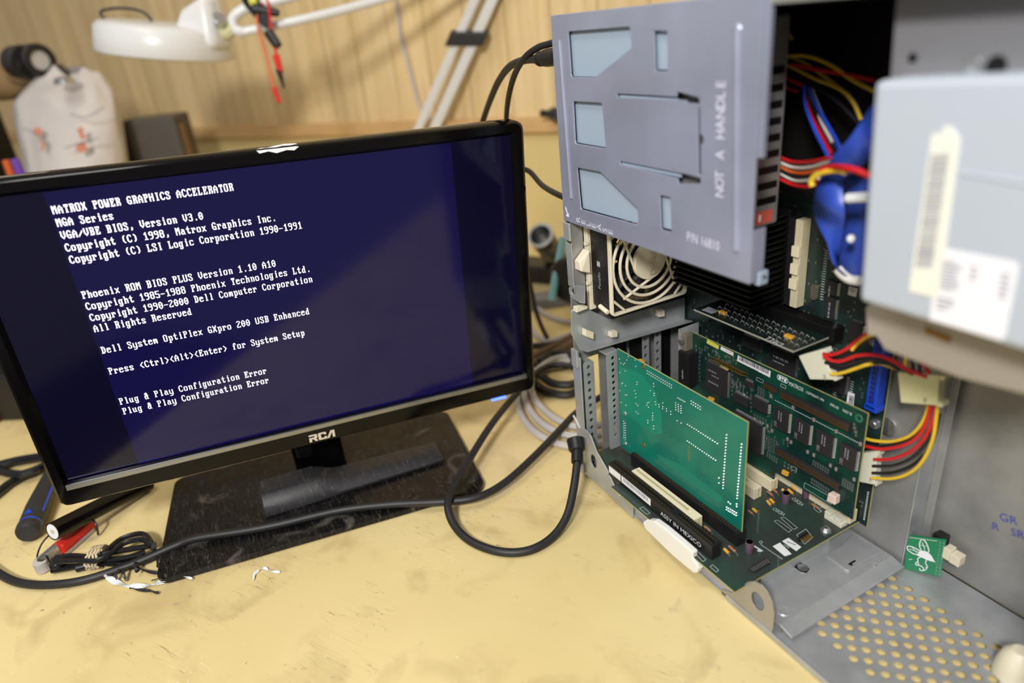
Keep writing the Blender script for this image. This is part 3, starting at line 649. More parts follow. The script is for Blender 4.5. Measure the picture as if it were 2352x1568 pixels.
# power light under the right end, torn sticker on the top edge
b = MB(MF); b.box((.176, -BB - .0016, -.006), (.192, -BB + .0004, .0022)); b.build('power_light', 'led', mon, .0004)
b = MB(MF)
b.poly([(-.035, 0), (-.031, .35), (-.026, .2), (-.02, .7), (-.012, 1), (-.004, .8), (-.002, .3), (-.008, .05), (-.014, .2), (-.02, -.1), (-.028, .1)], lambda a, c, t: (a + .03, SH + BT + .0008, -.001 - c * .012), 0)
b.poly([(-.035, 0), (-.033, -.4), (-.026, -.25), (-.02, -.6), (-.012, -.35), (-.006, -.5), (-.002, -.1), (-.004, 0)], lambda a, c, t: (a + .03, SH + BT + .0003 + c * .006, .0032), 0)
b.build('torn_sticker', 'label', mon)
b = MB(MF); b.poly([(-.24 + .001, 0), (-.165, 0), (-.162, .6), (-.2, 1), (-.239, 1)], lambda a, c, t: (a * .93, SH + BT + .0008, -.004 - c * .008), 0)
b.build('foil_strip', 'silver', mon)

# ---------------------------------------------------------------- remote control, lying face down on the base
c0 = Vector((-.1149,-.3476,.0067)); c1 = Vector((-.0928,-.1594,.0067)); c2 = Vector((-.1698,-.3493,.0067))
rx = (c1 - c0).normalized(); ry = Z.cross(rx); RL = (c1 - c0).length; RWd = .044
rem = thing('remote_control', 'black dusty remote control lying face down on the monitor base', 'remote', tuple(c0))
fr = (c0 + Z * .0003, rx, ry, Z)
b = MB(fr); prev = None
def rsec(x, h, w0, w1):
    return [(x, w0, 0), (x, w0 - .0008, .004), (x, w0 + .003, h * .55), (x, w0 + .009, h * .93), (x, w0 + .013, h), (x, w1 - .013, h), (x, w1 - .008, h * .93), (x, w1 - .003, h * .55), (x, w1 + .0008, .004), (x, w1, 0)]
secs = [(0, .016, .001, RWd - .001), (.0015, .0215, 0, RWd), (.056, .0215, 0, RWd), (.06, .021, 0, RWd), (.074, .0145, .001, RWd - .001), (.085, .0135, .0015, RWd - .0015), (RL - .02, .0105, .003, RWd - .003), (RL - .002, .0095, .004, RWd - .004), (RL, .006, .006, RWd - .006)]
for k, (x, h, w0, w1) in enumerate(secs):
    V = [b.v(p) for p in rsec(x, h, w0, w1)]
    if prev: b.skin(prev, V)
    else: b.face(V)
    prev = V
b.face(prev); b.build('shell', 'remote', rem, .0008, True)
b = MB(fr); b.poly(rrect(.002, .0135, .0565, RWd - .009, .003), lambda a, c, t: (a, c, .0212 + t), .0009)
bd = b.build('battery_cover', 'remote', rem, .0003)
b = MB(fr)
for k in range(6): b.box((.045 - .0008 * k * 0 + .0013 * k, .023 + .0009 * k * .5, .0221), (.0456 + .0013 * k, .031 - .0009 * k * .5, .0224))
b.build('grip_mark', 'blackm', bd)

# ---------------------------------------------------------------- cables in front
t = thing('power_cable', 'thick black cable lying across the monitor base and off to the left', 'cable', (-.1135,-.3533,0))
MB().tube([(-.6514,-.9102,.0045),(-.5162,-.7721,.0045),(-.3395,-.649,.0045),(-.2466,-.6118,.0045),(-.1865,-.5824,.0045),(-.1515,-.5543,.0045),(-.129,-.5142,.0045),(-.1246,-.4705,.0045),(-.1235,-.4314,.008),(-.1184,-.4113,.0112),(-.1017,-.369,.0112),(-.0913,-.3378,.0112),(-.0767,-.281,.0112),(-.0548,-.2341,.0112),(-.0278,-.1892,.0112),(-.0146,-.1597,.0115),(-.0198,-.1254,.011),(-.039,-.0781,.014),(-.0614,-.0311,.018),(-.0749,.0013,.022),(-.0769,.0456,.03),(-.0666,.0632,.04)], .0039, 12).build('sheath', 'cable', t, smooth=True)
t = thing('looped_cable', 'black cable standing in a big loop between the monitor and the computer', 'cable', (.0579,-.1589,0))
MB().tube([(-.1494,.0512,.03),(-.1721,.0364,.03),(-.1756,.0094,.03),(-.1439,-.0396,.03),(-.1023,-.0962,.028),(-.0577,-.1473,.024),(-.0291,-.1789,.02),(-.0116,-.1913,.016),(.0078,-.1938,.008),(.0334,-.1882,.0045),(.059,-.1723,.0042),(.0719,-.1505,.0042),(.0711,-.1258,.006),(.0625,-.1038,.014),(.0469,-.085,.028),(.0308,-.0695,.042)], .0039, 12).build('sheath', 'cable', t, smooth=True)
pp = [Vector(p) for p in [(.0319,-.0703,.042),(.023,-.064,.048),(.0139,-.0596,.055)]]
b = MB()
for k in range(6):
    p = pp[0].lerp(pp[1], k / 5); d = (pp[1] - pp[0]).normalized(); b.cyl(p, p + d * .0022, .0058, n=14)
b.cyl(pp[0], pp[1], .0046, n=14); b.build('strain_relief', 'black', t, smooth=True)
MB().cyl(pp[1], pp[2], .008, .009, 14).build('plug', 'black', t, .001, True)
# cords plugged in at the top of the back of the computer
t = thing('mains_cord', 'thick black cord arching from the plug high on the back of the computer', 'cord', (-.01,-.0454,.4009))
pts = [(-.0334,-.0416,.3994),(-.0671,-.0365,.3983),(-.1094,-.0288,.3924),(-.1575,-.0164,.3786),(-.2032,-.0044,.3596),(-.256,.0086,.3318),(-.2688,.0012,.3019),(-.2661,-.0147,.2582)]
MB().tube(pts, .0034, 12).build('sheath', 'cable', t, smooth=True)
d = Vector((-.0025,-.041,.4014)) - Vector(pts[0]); dl_ = d.length; d.normalize(); p = Vector(pts[0])
b = MB(); b.lathe(p - d * .004, d, [(0, .0036), (.003, .005), (.005, .0048), (.006, .006), (.009, .006), (.01, .0054), (.012, .0054), (.013, .0066), (.018, .007), (dl_ + .004, .007), (dl_ + .004, 0)], 16); b.build('plug', 'black', t, smooth=True)
t = thing('video_cord', 'thinner black cord in front of the thick one, arching down behind the monitor', 'cord', (-.0691,-.0373,.4013))
MB().tube([(-.002,-.0372,.4128),(-.0194,-.0389,.4105),(-.037,-.0399,.408),(-.0583,-.0412,.4005),(-.0953,-.0325,.3853),(-.1377,-.0189,.3617),(-.1772,-.0035,.3339),(-.1766,-.0058,.3069),(-.167,-.0048,.2892),(-.1394,-.0018,.2861),(-.0932,-.0138,.2803),(-.0402,-.0287,.2823),(-.002,-.0345,.2832)], .0028, 10).build('sheath', 'cable', t, smooth=True)

# ---------------------------------------------------------------- small things front left
t = thing('screwdriver', 'black screwdriver handle with blue ring under the left corner of the monitor', 'screwdriver', (-.2844,-.5613,0))
p0 = Vector((-.2292,-.5616,.012)); p1 = Vector((-.3592,-.5443,.012)); d = (p1 - p0).normalized(); ln = (p1 - p0).length
MB().lathe(p0, d, [(0, .006), (.0006, .0095), (.004, .0112), (.011, .0115), (.013, .0108)], 24).build('end_cap', 'blackm', t, smooth=True)
MB().lathe(p0 + d * .0125, d, [(0, .0109), (.0028, .0109)], 24).build('blue_ring', 'blue', t, smooth=True)
MB().lathe(p0 + d * .015, d, [(0, .0106), (.004, .0112), (.03, .0116), (.055, .0105), (ln - .03, .0082), (ln - .015, .0095), (ln, .006)], 24).build('grip', 'blackm', t, smooth=True)
MB().cyl(p1, p1 + d * .1 - Z * .0, .003).build('shaft', 'silver', t)
u = d.cross(Z).normalized()
for s in (1,):
    MB((p0 + d * .04 + u * (.0098 * s) + Z * .005, d, u, Z)).box((-.012, -.001, -.0012), (.045, .001, .0012)).build('blue_inlay', 'blue', t, .0008)
MB((p0 + d * .024 + Z * .0108, d, u, Z)).poly([(-.003, -.0035), (.004, 0), (-.003, .0035)], lambda a, c, t: (a, c, t), .0012).build('blue_arrow', 'blue', t)
t = thing('black_tube', 'black tube with a white end lying under the monitor corner', 'tube', (-.2409,-.5118,0))
p0 = Vector((-.1862,-.5305,.03)); p1 = Vector((-.2558,-.4492,.0095)); d = (p1 - p0).normalized()
MB().lathe(p0, d, [(.0004, .0078), (0, .009), ((p1 - p0).length, .009), ((p1 - p0).length, .0)], 28).build('barrel', 'gloss', t, smooth=True)
MB().lathe(p0 + d * .0003, d, [(0, 0), (0, .0078)], 28, False).build('white_end', 'white', t)
MB().lathe(p0 + d * .0, d, [(-.0002, 0), (-.0002, .0022)], 16, False).build('core_dot', 'rubber', t)
t = thing('usb_stick', 'red usb stick in a grey swivel cover beside the cable bundle', 'usb stick', (-.2067,-.5264,0))
p0 = Vector((-.1885,-.5323,.007)); p1 = Vector((-.2193,-.5049,.007)); d = (p1 - p0).normalized(); u = Z.cross(d); ln = (p1 - p0).length
fr = (p0, d, u, Z)
MB(fr).box((0, -.0062, -.006), (ln, .0062, .006)).build('body', 'red', t, .003, False, 3)
pl = MB(fr).box((-.013, -.002, -.006), (0, .002, .006)).build('metal_plug', 'silver', t, .0004)
MB(fr).box((-.0132, -.0012, -.0045), (-.0128, .0012, .0045)).build('plug_mouth', 'black', pl)
for s in (-1, 1): MB(fr).box((-.02, s * .0074 - .0006, -.006), (ln - .006, s * .0074 + .0006, -.0025 if s < 0 else .0045)).build('cover_plate', 'galv', t, .0004)
b = MB(fr); b.poly([(-.026 + .007 * math.cos(a) * -1 + .006, .0068 * math.sin(a)) for a in [math.pi * (k / 10 - .5) for k in range(11)]] + [(-.018, .0056), (-.021, .003), (-.0215, 0), (-.021, -.003), (-.018, -.0056)], lambda a, c, t: (a, c, -.006 + t), .011)
b.build('cover_bow', 'greyc', t, .0004)
MB().tube([(-.1818,-.5499,.006),(-.1838,-.5488,.012),(-.1873,-.543,.02),(-.195,-.5367,.022),(-.202,-.5318,.02)], .0008).build('lanyard_string', 'blkw', t, smooth=True)
MB().tube([(-.2137,-.5046,.014),(-.2039,-.4993,.016),(-.1992,-.4981,.012),(-.1986,-.4997,.002)], .0011).build('lanyard_string', 'blkw', t, smooth=True)
t = thing('cable_bundle', 'short black cable folded up and tied with a tan rubber band', 'cable', (-.1623,-.4944,0))
for z_, pts in enumerate(([(-.1707,-.5329,.011),(-.1635,-.5183,.011),(-.149,-.5003,.011),(-.1504,-.4904,.011),(-.1624,-.4769,.011),(-.1615,-.4618,.011),(-.1526,-.4539,.011),(-.1398,-.4506,.011),(-.1352,-.4534,.011),(-.1407,-.4691,.011),(-.147,-.4881,.011),(-.1474,-.5003,.011)],
            [(-.1598,-.5317,.014),(-.148,-.5124,.014),(-.137,-.4969,.014),(-.14,-.4849,.014),(-.1488,-.4726,.014),(-.1453,-.459,.014),(-.1364,-.4525,.014),(-.1273,-.4494,.014)],
            [(-.1675,-.5377,.004),(-.1633,-.525,.004),(-.1546,-.5104,.004),(-.1485,-.4948,.004),(-.1394,-.4769,.004),(-.1305,-.4624,.004),(-.127,-.4512,.004),(-.1295,-.4471,.004)],
            [(-.1619,-.5379,.004),(-.1585,-.5291,.004),(-.1531,-.5136,.004),(-.1447,-.4958,.004),(-.1294,-.4759,.004),(-.1225,-.4604,.004),(-.1232,-.4502,.004)],
            [(-.173,-.5351,.008),(-.1676,-.5364,.008),(-.1601,-.5343,.008),(-.1632,-.5193,.008),(-.1503,-.5013,.008),(-.1392,-.4857,.008),(-.1327,-.4702,.008),(-.1319,-.4567,.008)])):
    MB().tube(pts, .0026, 8).build('cable_turn', 'cableg', t, smooth=True)
MB().cyl((-.1516,-.5168,.004), (-.1494,-.5058,.004), .0042, n=12).build('barrel_plug', 'black', t, .0006, True)
MB().cyl((-.1292,-.4502,.013), (-.1287,-.4459,.012), .0048, n=4).build('jack', 'cableg', t, .0006)
c = Vector((-.1505,-.4976,.0075)); d = (Vector((-.147,-.487,.0075)) - Vector((-.1571,-.5093,.0075))).normalized(); u = Z.cross(d)
for k in range(4):
    b = MB(); n = 22; P_ = [c + d * (-.0045 + .003 * k) + u * (math.cos(2 * math.pi * i / n) * .0125) + Z * (math.sin(2 * math.pi * i / n) * .0085 + .001) + d * (.001 * math.sin(3 * i + k)) for i in range(n)]
    b.tube(P_ + [P_[0]], .0011, 6, 2); b.build('rubber_band', 'rubber', t, smooth=True)
def flat_strip(pts, w, name, m, t, zz=None):
    P_ = smooth_path(pts, 5); b = MB(); prev = None
    for i, p in enumerate(P_):
        dd = (P_[min(i + 1, len(P_) - 1)] - P_[max(i - 1, 0)]).normalized(); s_ = dd.cross(Z).normalized()
        tw = .6 * math.sin(i * .7); s_ = (s_ * math.cos(tw) + Z * math.sin(tw)) * w * (1 if 0 < i < len(P_) - 1 else .5)
        th = Z * .0004
        V = [b.v(p - s_), b.v(p + s_), b.v(p + s_ + th), b.v(p - s_ + th)]
        if prev: b.skin(prev, V)
        else: b.face(V)
        prev = V
    b.face(prev); return b.build(name, m, t)
t = thing('twist_ties', 'tangle of black twist ties in front of the monitor base corner', 'twist tie', (-.1099,-.4535,0))
for pts in ([(-.1374,-.4508,.004),(-.1183,-.4476,.004),(-.1,-.4462,.008),(-.0971,-.4403,.004),(-.088,-.4342,.004)], [(-.1172,-.4658,.005),(-.103,-.4552,.005),(-.0929,-.4447,.005),(-.0879,-.4345,.005)], [(-.1122,-.4823,.003),(-.1159,-.4821,.007),(-.1158,-.4774,.01),(-.1218,-.4718,.003),(-.1194,-.4652,.003)], [(-.1064,-.4748,.002),(-.112,-.476,.006),(-.1148,-.4756,.009),(-.1187,-.4699,.006)],
            [(-.0911,-.4541,.003),(-.091,-.4453,.003),(-.0916,-.4376,.003),(-.0863,-.4313,.003)], [(-.0944,-.4726,.002),(-.086,-.4642,.002),(-.0786,-.4559,.002),(-.0714,-.4493,.002)], [(-.125,-.4642,.006),(-.1126,-.4655,.01),(-.1072,-.4646,.006),(-.111,-.4629,.006)], [(-.1253,-.441,.004),(-.1174,-.4403,.004),(-.1026,-.4383,.008)]):
    flat_strip(pts, .0014, 'tie', 'blkw', t)
t = thing('white_tie', 'white flat tie lying in front of the black twist ties', 'tie', (-.098,-.465,-0))
flat_strip([(-.1222,-.4911,.006),(-.1186,-.4886,.002),(-.1051,-.48,.002),(-.0935,-.4683,.002),(-.0868,-.4556,.002),(-.0856,-.4426,.002),(-.082,-.4302,.004)], .0026, 'strap', 'white', t)
flat_strip([(-.0856,-.4543,.003),(-.0828,-.4403,.003),(-.0815,-.4294,.003),(-.0715,-.4208,.003)], .0012, 'strap_end', 'white', t)
t = thing('plastic_shaving', 'curled white plastic shaving on the bench in front of the monitor base', 'scrap', (-.0522,-.3638,-0))
flat_strip([(-.0392,-.3727,.001),(-.0466,-.3701,.001),(-.0498,-.3656,.001),(-.0492,-.3606,.001),(-.0434,-.3583,.001),(-.0355,-.3496,.001)], .0012, 'curl', 'white', t)

# ---------------------------------------------------------------- the open tower computer
YS, YF, TOP, XE = -.0461, .1125, .4312, .43
case = thing('computer_case', 'open steel tower computer case standing on the bench, side cover off', 'computer case', (.2, .03, 0))
def sheet(name, outer, fn, th, m='galv', holes=(), parent=None, bev=.0004):
    return MB().poly(outer, fn, th, holes).build(name, m, parent or case, bev)
# floor with its pattern of round vents
holes = []
for k in range(14):
    y = -.0152 + .00676 * k
    x = .2694 if k % 2 == 0 else .2629
    while x < .405:
        if x > .2575 + (0 if k > 2 else .004): holes.append(circ(x, y, .0034, 14))
        x += .01305
sheet('floor_pan', [(.0, YS), (XE, YS), (XE, YF), (.0, YF)], on_z(.003), .0012, 'galv', holes, bev=0)
MB().box((.205, YS - .0008, .0008), (XE, YS + .0006, .0062)).build('floor_edge', 'galv', case, .0003)
sheet('side_panel_far', [(0, .0042), (XE, .0042), (XE, TOP), (0, TOP)], on_y(YF), .0012, 'galvdull')
sheet('top_cover', [(0, YS), (XE, YS), (XE, YF), (0, YF)], on_z(TOP - .0012), .0012, 'lid')
MB().box((.2145, YS, TOP - .0065), (XE, YS + .0012, TOP - .0012)).build('top_rail', 'galvdull', case, .0004)
sheet('front_panel', [(YS, .0042), (YF, .0042), (YF, TOP - .002), (YS, TOP - .002)], on_x(XE), .0012, 'galvdull')
# rear wall: solid above, open card slots below
sheet('rear_panel', [(YS, .0042), (YF, .0042), (YF, TOP - .002), (YS, TOP - .002)], on_x(-.0012), .0012, 'galvdull',
      [[(-.031, .012), (-.0186, .012), (-.0186, .13), (-.031, .13)], [(-.003, .012), (.024, .012), (.024, .06), (-.003, .06)],
       [(-.026, .196), (.05, .196), (.05, .262), (-.026, .262)]])
MB().box((-.0022, YS - .0012, .004), (.0115, YS, .139)).build('rear_post', 'galv', case, .0005)
def divider(y0, y1, z0, z1, x=.012):
    n = 14; hl = [circ((y0 + y1) / 2, z0 + .012 + (z1 - z0 - .018) * k / (n - 1), .0021, 10) for k in range(n)]
    return sheet('slot_divider', rrect(y0, z0, y1, z1, .0028, 3), on_x(x), .0008, 'galv', hl, bev=0)
divider(-.0448, -.0336, .006, .1335); 
MB().box((.0, -.0336, .006), (.0125, -.0328, .131)).build('divider_flange', 'galv', case)
for y in (.033, .048): MB().box((.002, y, .006), (.012, y + .0012, .142)).build('divider_flange', 'galv', case, .0004); divider(y - .008, y, .006, .142)
for y0 in (-.006, .018, .0495): MB().box((.0004, y0, .05), (.0016, y0 + .02, .1425)).build('slot_shade_plate', 'fin', case)  # black plates stand in for the unlit dark at the rear slots
# pieces on the rear edge beside the fan
b = MB(); b.poly([(-.0461, .2), (-.0461, .268), (-.034, .268), (-.034, .2)], on_x(.006), .0012); b.build('rear_channel', 'galvdull', case)
MB().box((-.0012, YS - .0012, .2085), (.0085, YS, .2495)).build('rear_channel_edge', 'galv', case, .0006)
MB().box((-.0022, YS - .0022, .2515), (.0085, YS, .268)).build('rear_corner_cap', 'galv', case, .002)
rg = [(-.0017,.2056),(.0112,.2118),(.0249,.2142),(.0234,.1977),(.0156,.1959),(.0044,.1966),(-.0014,.2)]
MB().poly(rg, on_y(YS - .0006), .0012, [circ([(.0061,.2038)][0][0], [(.0061,.2038)][0][1], .0032)]).build('ring_tab', 'galv', case, .0003)
# sloping cross plate under the fan with its cream latches
cp = [(p[0], p[1]) for p in [(-.0539,.1886),(-.0503,.1913),(-.04,.1915),(-.0329,.1838),(-.0163,.1716),(-.0086,.1677),(.0787,.1659),(.079,.1417),(-.0468,.1476),(-.0554,.1665)]]
MB().poly(cp, on_x(.0112), .0012).build('cross_plate', 'galv', case, .0003)
fl_ = [tuple(p) for p in [(.012,-.0468,.1476),(.012,.079,.1417),(.012,.079,.1475),(.012,-.0463,.1562)]]
b = MB(); q0 = [Vector(fl_[0]), Vector(fl_[1])]
b.hexa([q0[0] + Vector((.0002, 0, 0)), q0[1] + Vector((.0002, 0, 0)), q0[1] + Vector((.012, 0, .002)), q0[0] + Vector((.012, 0, .002)), q0[0] + Vector((.0002, 0, .001)), q0[1] + Vector((.0002, 0, .001)), q0[1] + Vector((.012, 0, .003)), q0[0] + Vector((.012, 0, .003))]); b.build('cross_flange', 'galv', case, .0003)
for pts in ([(-.0439,.1702),(-.0349,.1643),(-.0353,.1573),(-.0444,.1633)], [(-.0155,.1584),(-.0082,.1576),(-.0084,.1519),(-.0157,.153)], [(.0409,.1642),(.0484,.163),(.0483,.1565),(.0409,.1577)], [(-.0519,.1939),(-.0403,.1922),(-.0404,.1897),(-.0522,.1889)]):
    MB().poly(pts, on_x(.0126), .006).build('cream_latch', 'beige', case, .0005)
MB().box((.0, YS - .004, .128), (.01, YS - .0008, .146)).build('hinge_tab', 'galv', case, .0008)
# lower rear gusset with a round hole
gs = [(-.0037,.0604),(.0141,.0607),(.0217,.0593),(.0319,.0446),(.0473,.0339),(.0568,.0234),(.0673,.0144),(.0876,.0154),(.0871,.0013),(.0679,.0024),(.0408,.0052),(.0092,.0043),(-.0041,.0003),(-.0026,.0255)]
hc_ = [(.0253,.0301)][0]
MB().poly(gs, on_y(YS - .0014), .0012, [circ(hc_[0], hc_[1], .0052, 18, .0075)]).build('rear_gusset', 'galv', case, .0003)
MB().tube([(-.006, YS - .002, .068), (-.001, YS - .002, .064), (.004, YS - .0016, .058)], .0011).build('wire_tie', 'greyc', case, smooth=True)
b = MB(); b.box((-.004, YS - .004, .006), (.009, YS - .0012, .017)); b.build('foot_clip', 'galv', case, .002)
# lower side rail, round ear, and the shelf with its turned lip
MB().box((.085, YS + .0008, .0042), (.214, YS + .002, .0155)).build('side_rail', 'lid', case, .0004)
ear = [(.1995,.0065),(.2108,.012),(.2164,.0182),(.2203,.0266),(.2251,.0348),(.2312,.0406),(.2381,.0426),(.2438,.0404),(.2486,.0347),(.2512,.0253),(.2513,.0121),(.2498,-.0036),(.1999,-.0024)]
ear = [(x, max(z, .0008)) for x, z in ear]
eh = [(.2356,.0244)][0]
MB().poly(ear, on_y(YS), .0012, [circ(eh[0], eh[1], .0062, 20, .0078)]).build('round_ear', mat('warm_steel', (166, 163, 156), .45, .45, .05, 70), case, .0003)
SZ = .0118
b = MB(); b.poly([(.17, YS + .0014), (.2515, YS + .006), (.2515, .086), (.17, .086)], on_z(SZ - .0012), .0012); b.build('shelf', 'galv', case, .0003)
b = MB()
b.hexa([(.2513, YS + .006, SZ - .0012), (.2632, YS + .006, SZ - .0042), (.2632, .086, SZ - .0042), (.2513, .086, SZ - .0012), (.2513, YS + .006, SZ + .0004), (.2632, YS + .006, SZ - .0026), (.2632, .086, SZ - .0026), (.2513, .086, SZ + .0004)])
b.build('shelf_lip', 'galv', case, .0006)
MB().box((.252, YS + .0062, .0042), (.2535, .085, SZ - .0016)).build('shelf_web', 'galvdull', case)
pt_ = [(.2237,.0436),(.2228,.0629),(.2192,.0812),(.2467,.0807),(.2447,.0657),(.2451,.0532),(.2452,.0438),(.2421,.0423)]
MB().poly(pt_, on_z(SZ), .0014).build('shelf_flap', 'galv', case, .0005)
b = MB(); b.poly([(.2399,.049),(.2399,.0569),(.2413,.0567),(.2413,.052),(.2428,.0511),(.2426,.0495)], on_z(SZ + .0014), .0002); b.build('flap_cut', 'fin', case)
b = MB(); b.poly([(.2179,.0137),(.2173,.022),(.2262,.0219),(.2278,.0165),(.2243,.0139)], on_z(SZ), .0002); b.build('shelf_slot', 'fin', case)
b = MB(); c = Vector((.2232,.0175,.0119)); b.lathe(c, Z, [(0, .0028), (.0016, .0042), (.0022, .001), (.0022, 0)], 14); b.build('shelf_nub', 'silver', case, smooth=True)
for pt, r in (((.2443,-.0276,.0119), .0055), ((.251,.0662,.0119), .0022)):
    b = MB(); b.lathe(Vector((pt[0], pt[1], SZ)), Z, [(0, r), (.0008, r * .88), (.0006, r * .7), (.0006, 0)], 24); b.build('embossed_ring', 'galv', case, smooth=True)
MB().box((.2165, -.024, SZ), (.2177, .055, .0282)).build('riser_bracket', 'galv', case, .0003)
MB().box((.2, -.024, SZ), (.2177, -.0228, .0282)).build('riser_bracket_side', 'galv', case, .0003)
# board tray behind the boards with its edge flange
MB().box((.0, .0885, .0042), (.2585, .0897, .40)).build('board_tray', 'galvdull', case)
MB().box((.2585, .0885, .0042), (.2597, YF, .36)).build('tray_flange', 'galv', case, .0004)
MB().box((.2597, .106, .0042), (.266, .1072, .36)).build('tray_return', 'galvdull', case, .0004)
MB().box((.004, .07, .292), (XE - .002, .0725, TOP - .004)).build('added_dark_sheet', 'fin', case)  # added black sheets, not a case part: they keep the upper interior dark
MB().box((.166, YS + .01, TOP - .008), (XE - .004, .0725, TOP - .004)).build('added_dark_sheet', 'fin', case)
# blue stamped marks on the far side
p0 = Vector((.3023,.1122,.0626)); p1 = Vector((.3227,.1122,.0679)); u = (p1 - p0).normalized(); v = Vector((-u.z, 0, u.x))
b = MB()
for a, s in ((0, '.R'), (.0145, 'SR'), (.0265, '1')): b.text(s, .0085, lambda x, y: p0 + u * (x + a) + v * y)
q = Vector((.3072,.1122,.0735)); b.text('GR', .009, lambda x, y: q + u * x + v * y); b.build('ink_stamp', 'stampb', case)
# thin dull steel strip along the seam of floor and far side
MB().box((.26, YF - .0014, .0042), (XE, YF, .0034)).build('floor_seam', 'galvdull', case)

# ---------------------------------------------------------------- swing-out cover with pressed panels (upper left of the opening)
PX1, PZ0, PZ1 = .2126, .2692, .431
cov = thing('bracket_cover', 'grey pressed steel cover stamped NOT A HANDLE, upper left of the computer opening', 'cover', (.1, YS, PZ0))
c1p = [(.0226,.419),(.0984,.4193),(.1001,.4063),(.0551,.3869),(.0233,.3869)]
c2p = [(.024,.3691),(.0633,.3696),(.0658,.3368),(.0239,.3369)]
c3p = [(.0245,.3179),(.0574,.3185),(.1031,.2977),(.1037,.2851),(.0269,.2837)]
s1p = [(.1232,.416),(.1358,.4153),(.1364,.392),(.1241,.3919)]
s2p = [(.128,.3116),(.1389,.3118),(.1404,.2874),(.1293,.287)]
g1 = [(.0817,.3766),(.1446,.3767),(.1455,.3799),(.165,.377),(.1659,.3735),(.154,.3735),(.1539,.3751),(.0828,.374)]
g2 = [(.0831,.3297),(.148,.3292),(.1528,.3294),(.1679,.3286),(.168,.325),(.1471,.322),(.146,.3256),(.0834,.3272)]
g3 = [(.1643,.3713),(.1661,.3714),(.1667,.3559),(.1693,.3546),(.1699,.3507),(.1673,.3492),(.1682,.3309),(.166,.3306)]
def inset(P, r=.002):
    """round the corners of a polygon a little"""
    out = []; n = len(P)
    for i in range(n):
        a, p, c = Vector(P[i - 1]), Vector(P[i]), Vector(P[(i + 1) % n])
        d1 = (a - p); d2 = (c - p); q1 = p + d1.normalized() * min(r, d1.length * .4); q2 = p + d2.normalized() * min(r, d2.length * .4)
        for k in range(4):
            t = k / 3; out.append(tuple(q1 * (1 - t) ** 2 + p * (2 * t * (1 - t)) + q2 * t * t))
    return out
H = [inset(c1p), inset(c2p), inset(c3p), inset(s1p, .001), inset(s2p, .001), g1, g2, g3]
MB().poly([(-.001, PZ0), (PX1, PZ0), (PX1, PZ1), (-.001, PZ1)], on_y(YS - .0014), .0014, H).build('cover_plate', 'lid', cov, .0005)
MB().box((PX1 - .0012, YS, PZ0 + .0), (PX1, YS + .0105, PZ0 + .034)).build('turned_edge', 'lid', cov, .0005)
MB().box((PX1, YS - .0004, .346), (PX1 + .0036, YS + .003, PZ1 - .003)).build('edge_strip', 'lid', cov, .0004)
MB().box((-.001, YS, PZ1 - .0012), (PX1, YS + .02, PZ1)).build('turned_top', 'lid', cov, .0004)
b = MB(); b.box((PX1 - .004, YS + .006, PZ0 - .003), (PX1 + .001, YS + .014, PZ0 + .006)); b.build('corner_tab', 'psu', cov, .0008)
MB().cyl((PX1 + .0008, YS + .0105, PZ0 + .002), (PX1 + .0013, YS + .0105, PZ0 + .002), .0012, n=10).build('tab_hole', 'fin', cov)
for nm, P in (('recess', c1p), ('recess', c2p), ('recess', c3p), ('slot_back', s1p), ('slot_back', s2p)):
    MB().poly(P, lambda a, c, t: ((a - P[0][0]) * 1.06 + P[0][0] - .002, YS + .0022 + t, (c - P[0][1]) * 1.06 + P[0][1] + .002), .0006).build('recess_panel', 'psu', cov)
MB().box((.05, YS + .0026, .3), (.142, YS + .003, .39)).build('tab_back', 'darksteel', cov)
for P in ([(.0829,.3756),(.1446,.3755),(.1446,.3741),(.0828,.374)], [(.0835,.329),(.148,.3283),(.148,.3261),(.0834,.3268)]):
    MB().poly(P, on_y(YS + .0003), .0006).build('tab_channel', 'psu', cov)
for a_, b_, w in (((.0103,-.0475,.4132), (.0136,-.0475,.291), .0016), ((.1946,-.0475,.4138), (.2007,-.0475,.2884), .0022)):
    MB().tube([Vector(a_), Vector(b_)], w, 10, 0).build('pressed_rib', 'lid', cov, smooth=True)
MB().ball((.1946,-.0475,.4138), .0033, 10, (1, .5, 1)).build('pressed_dimple', 'lid', cov, smooth=True)
p0, p1 = [Vector(p) for p in [(.1886,-.0476,.3189),(.1868,-.0476,.3866)]]
u = (p1 - p0).normalized(); v = Vector((-u.z, 0, u.x)); v = v if v.x < 0 else -v
M['emboss'] = mat('embossed_metal', (222, 224, 242), .35, .1)
b = MB()
for k_, ch in enumerate('NOT A HANDLE'):
    if ch != ' ': b.text(ch, .0105, lambda a, c: p0 + u * ((p1 - p0).length * k_ / 11.6 + a * .8) + v * c)
b.build('stamped_words', 'emboss', cov)
p0, p1 = [Vector(p) for p in [(.1558,-.0476,.2851),(.1864,-.0476,.2845)]]
u = (p1 - p0).normalized(); v = Vector((-u.z, 0, u.x)); wd = max(x for x, _ in text_geo('P/N 16810', 1)[0]); kp = (p1 - p0).length / wd
b = MB(); b.text('P/N 16810', 1, lambda a, c: p0 + u * a * kp + v * c * kp * 1.3); b.build('stamped_number', 'emboss', cov)
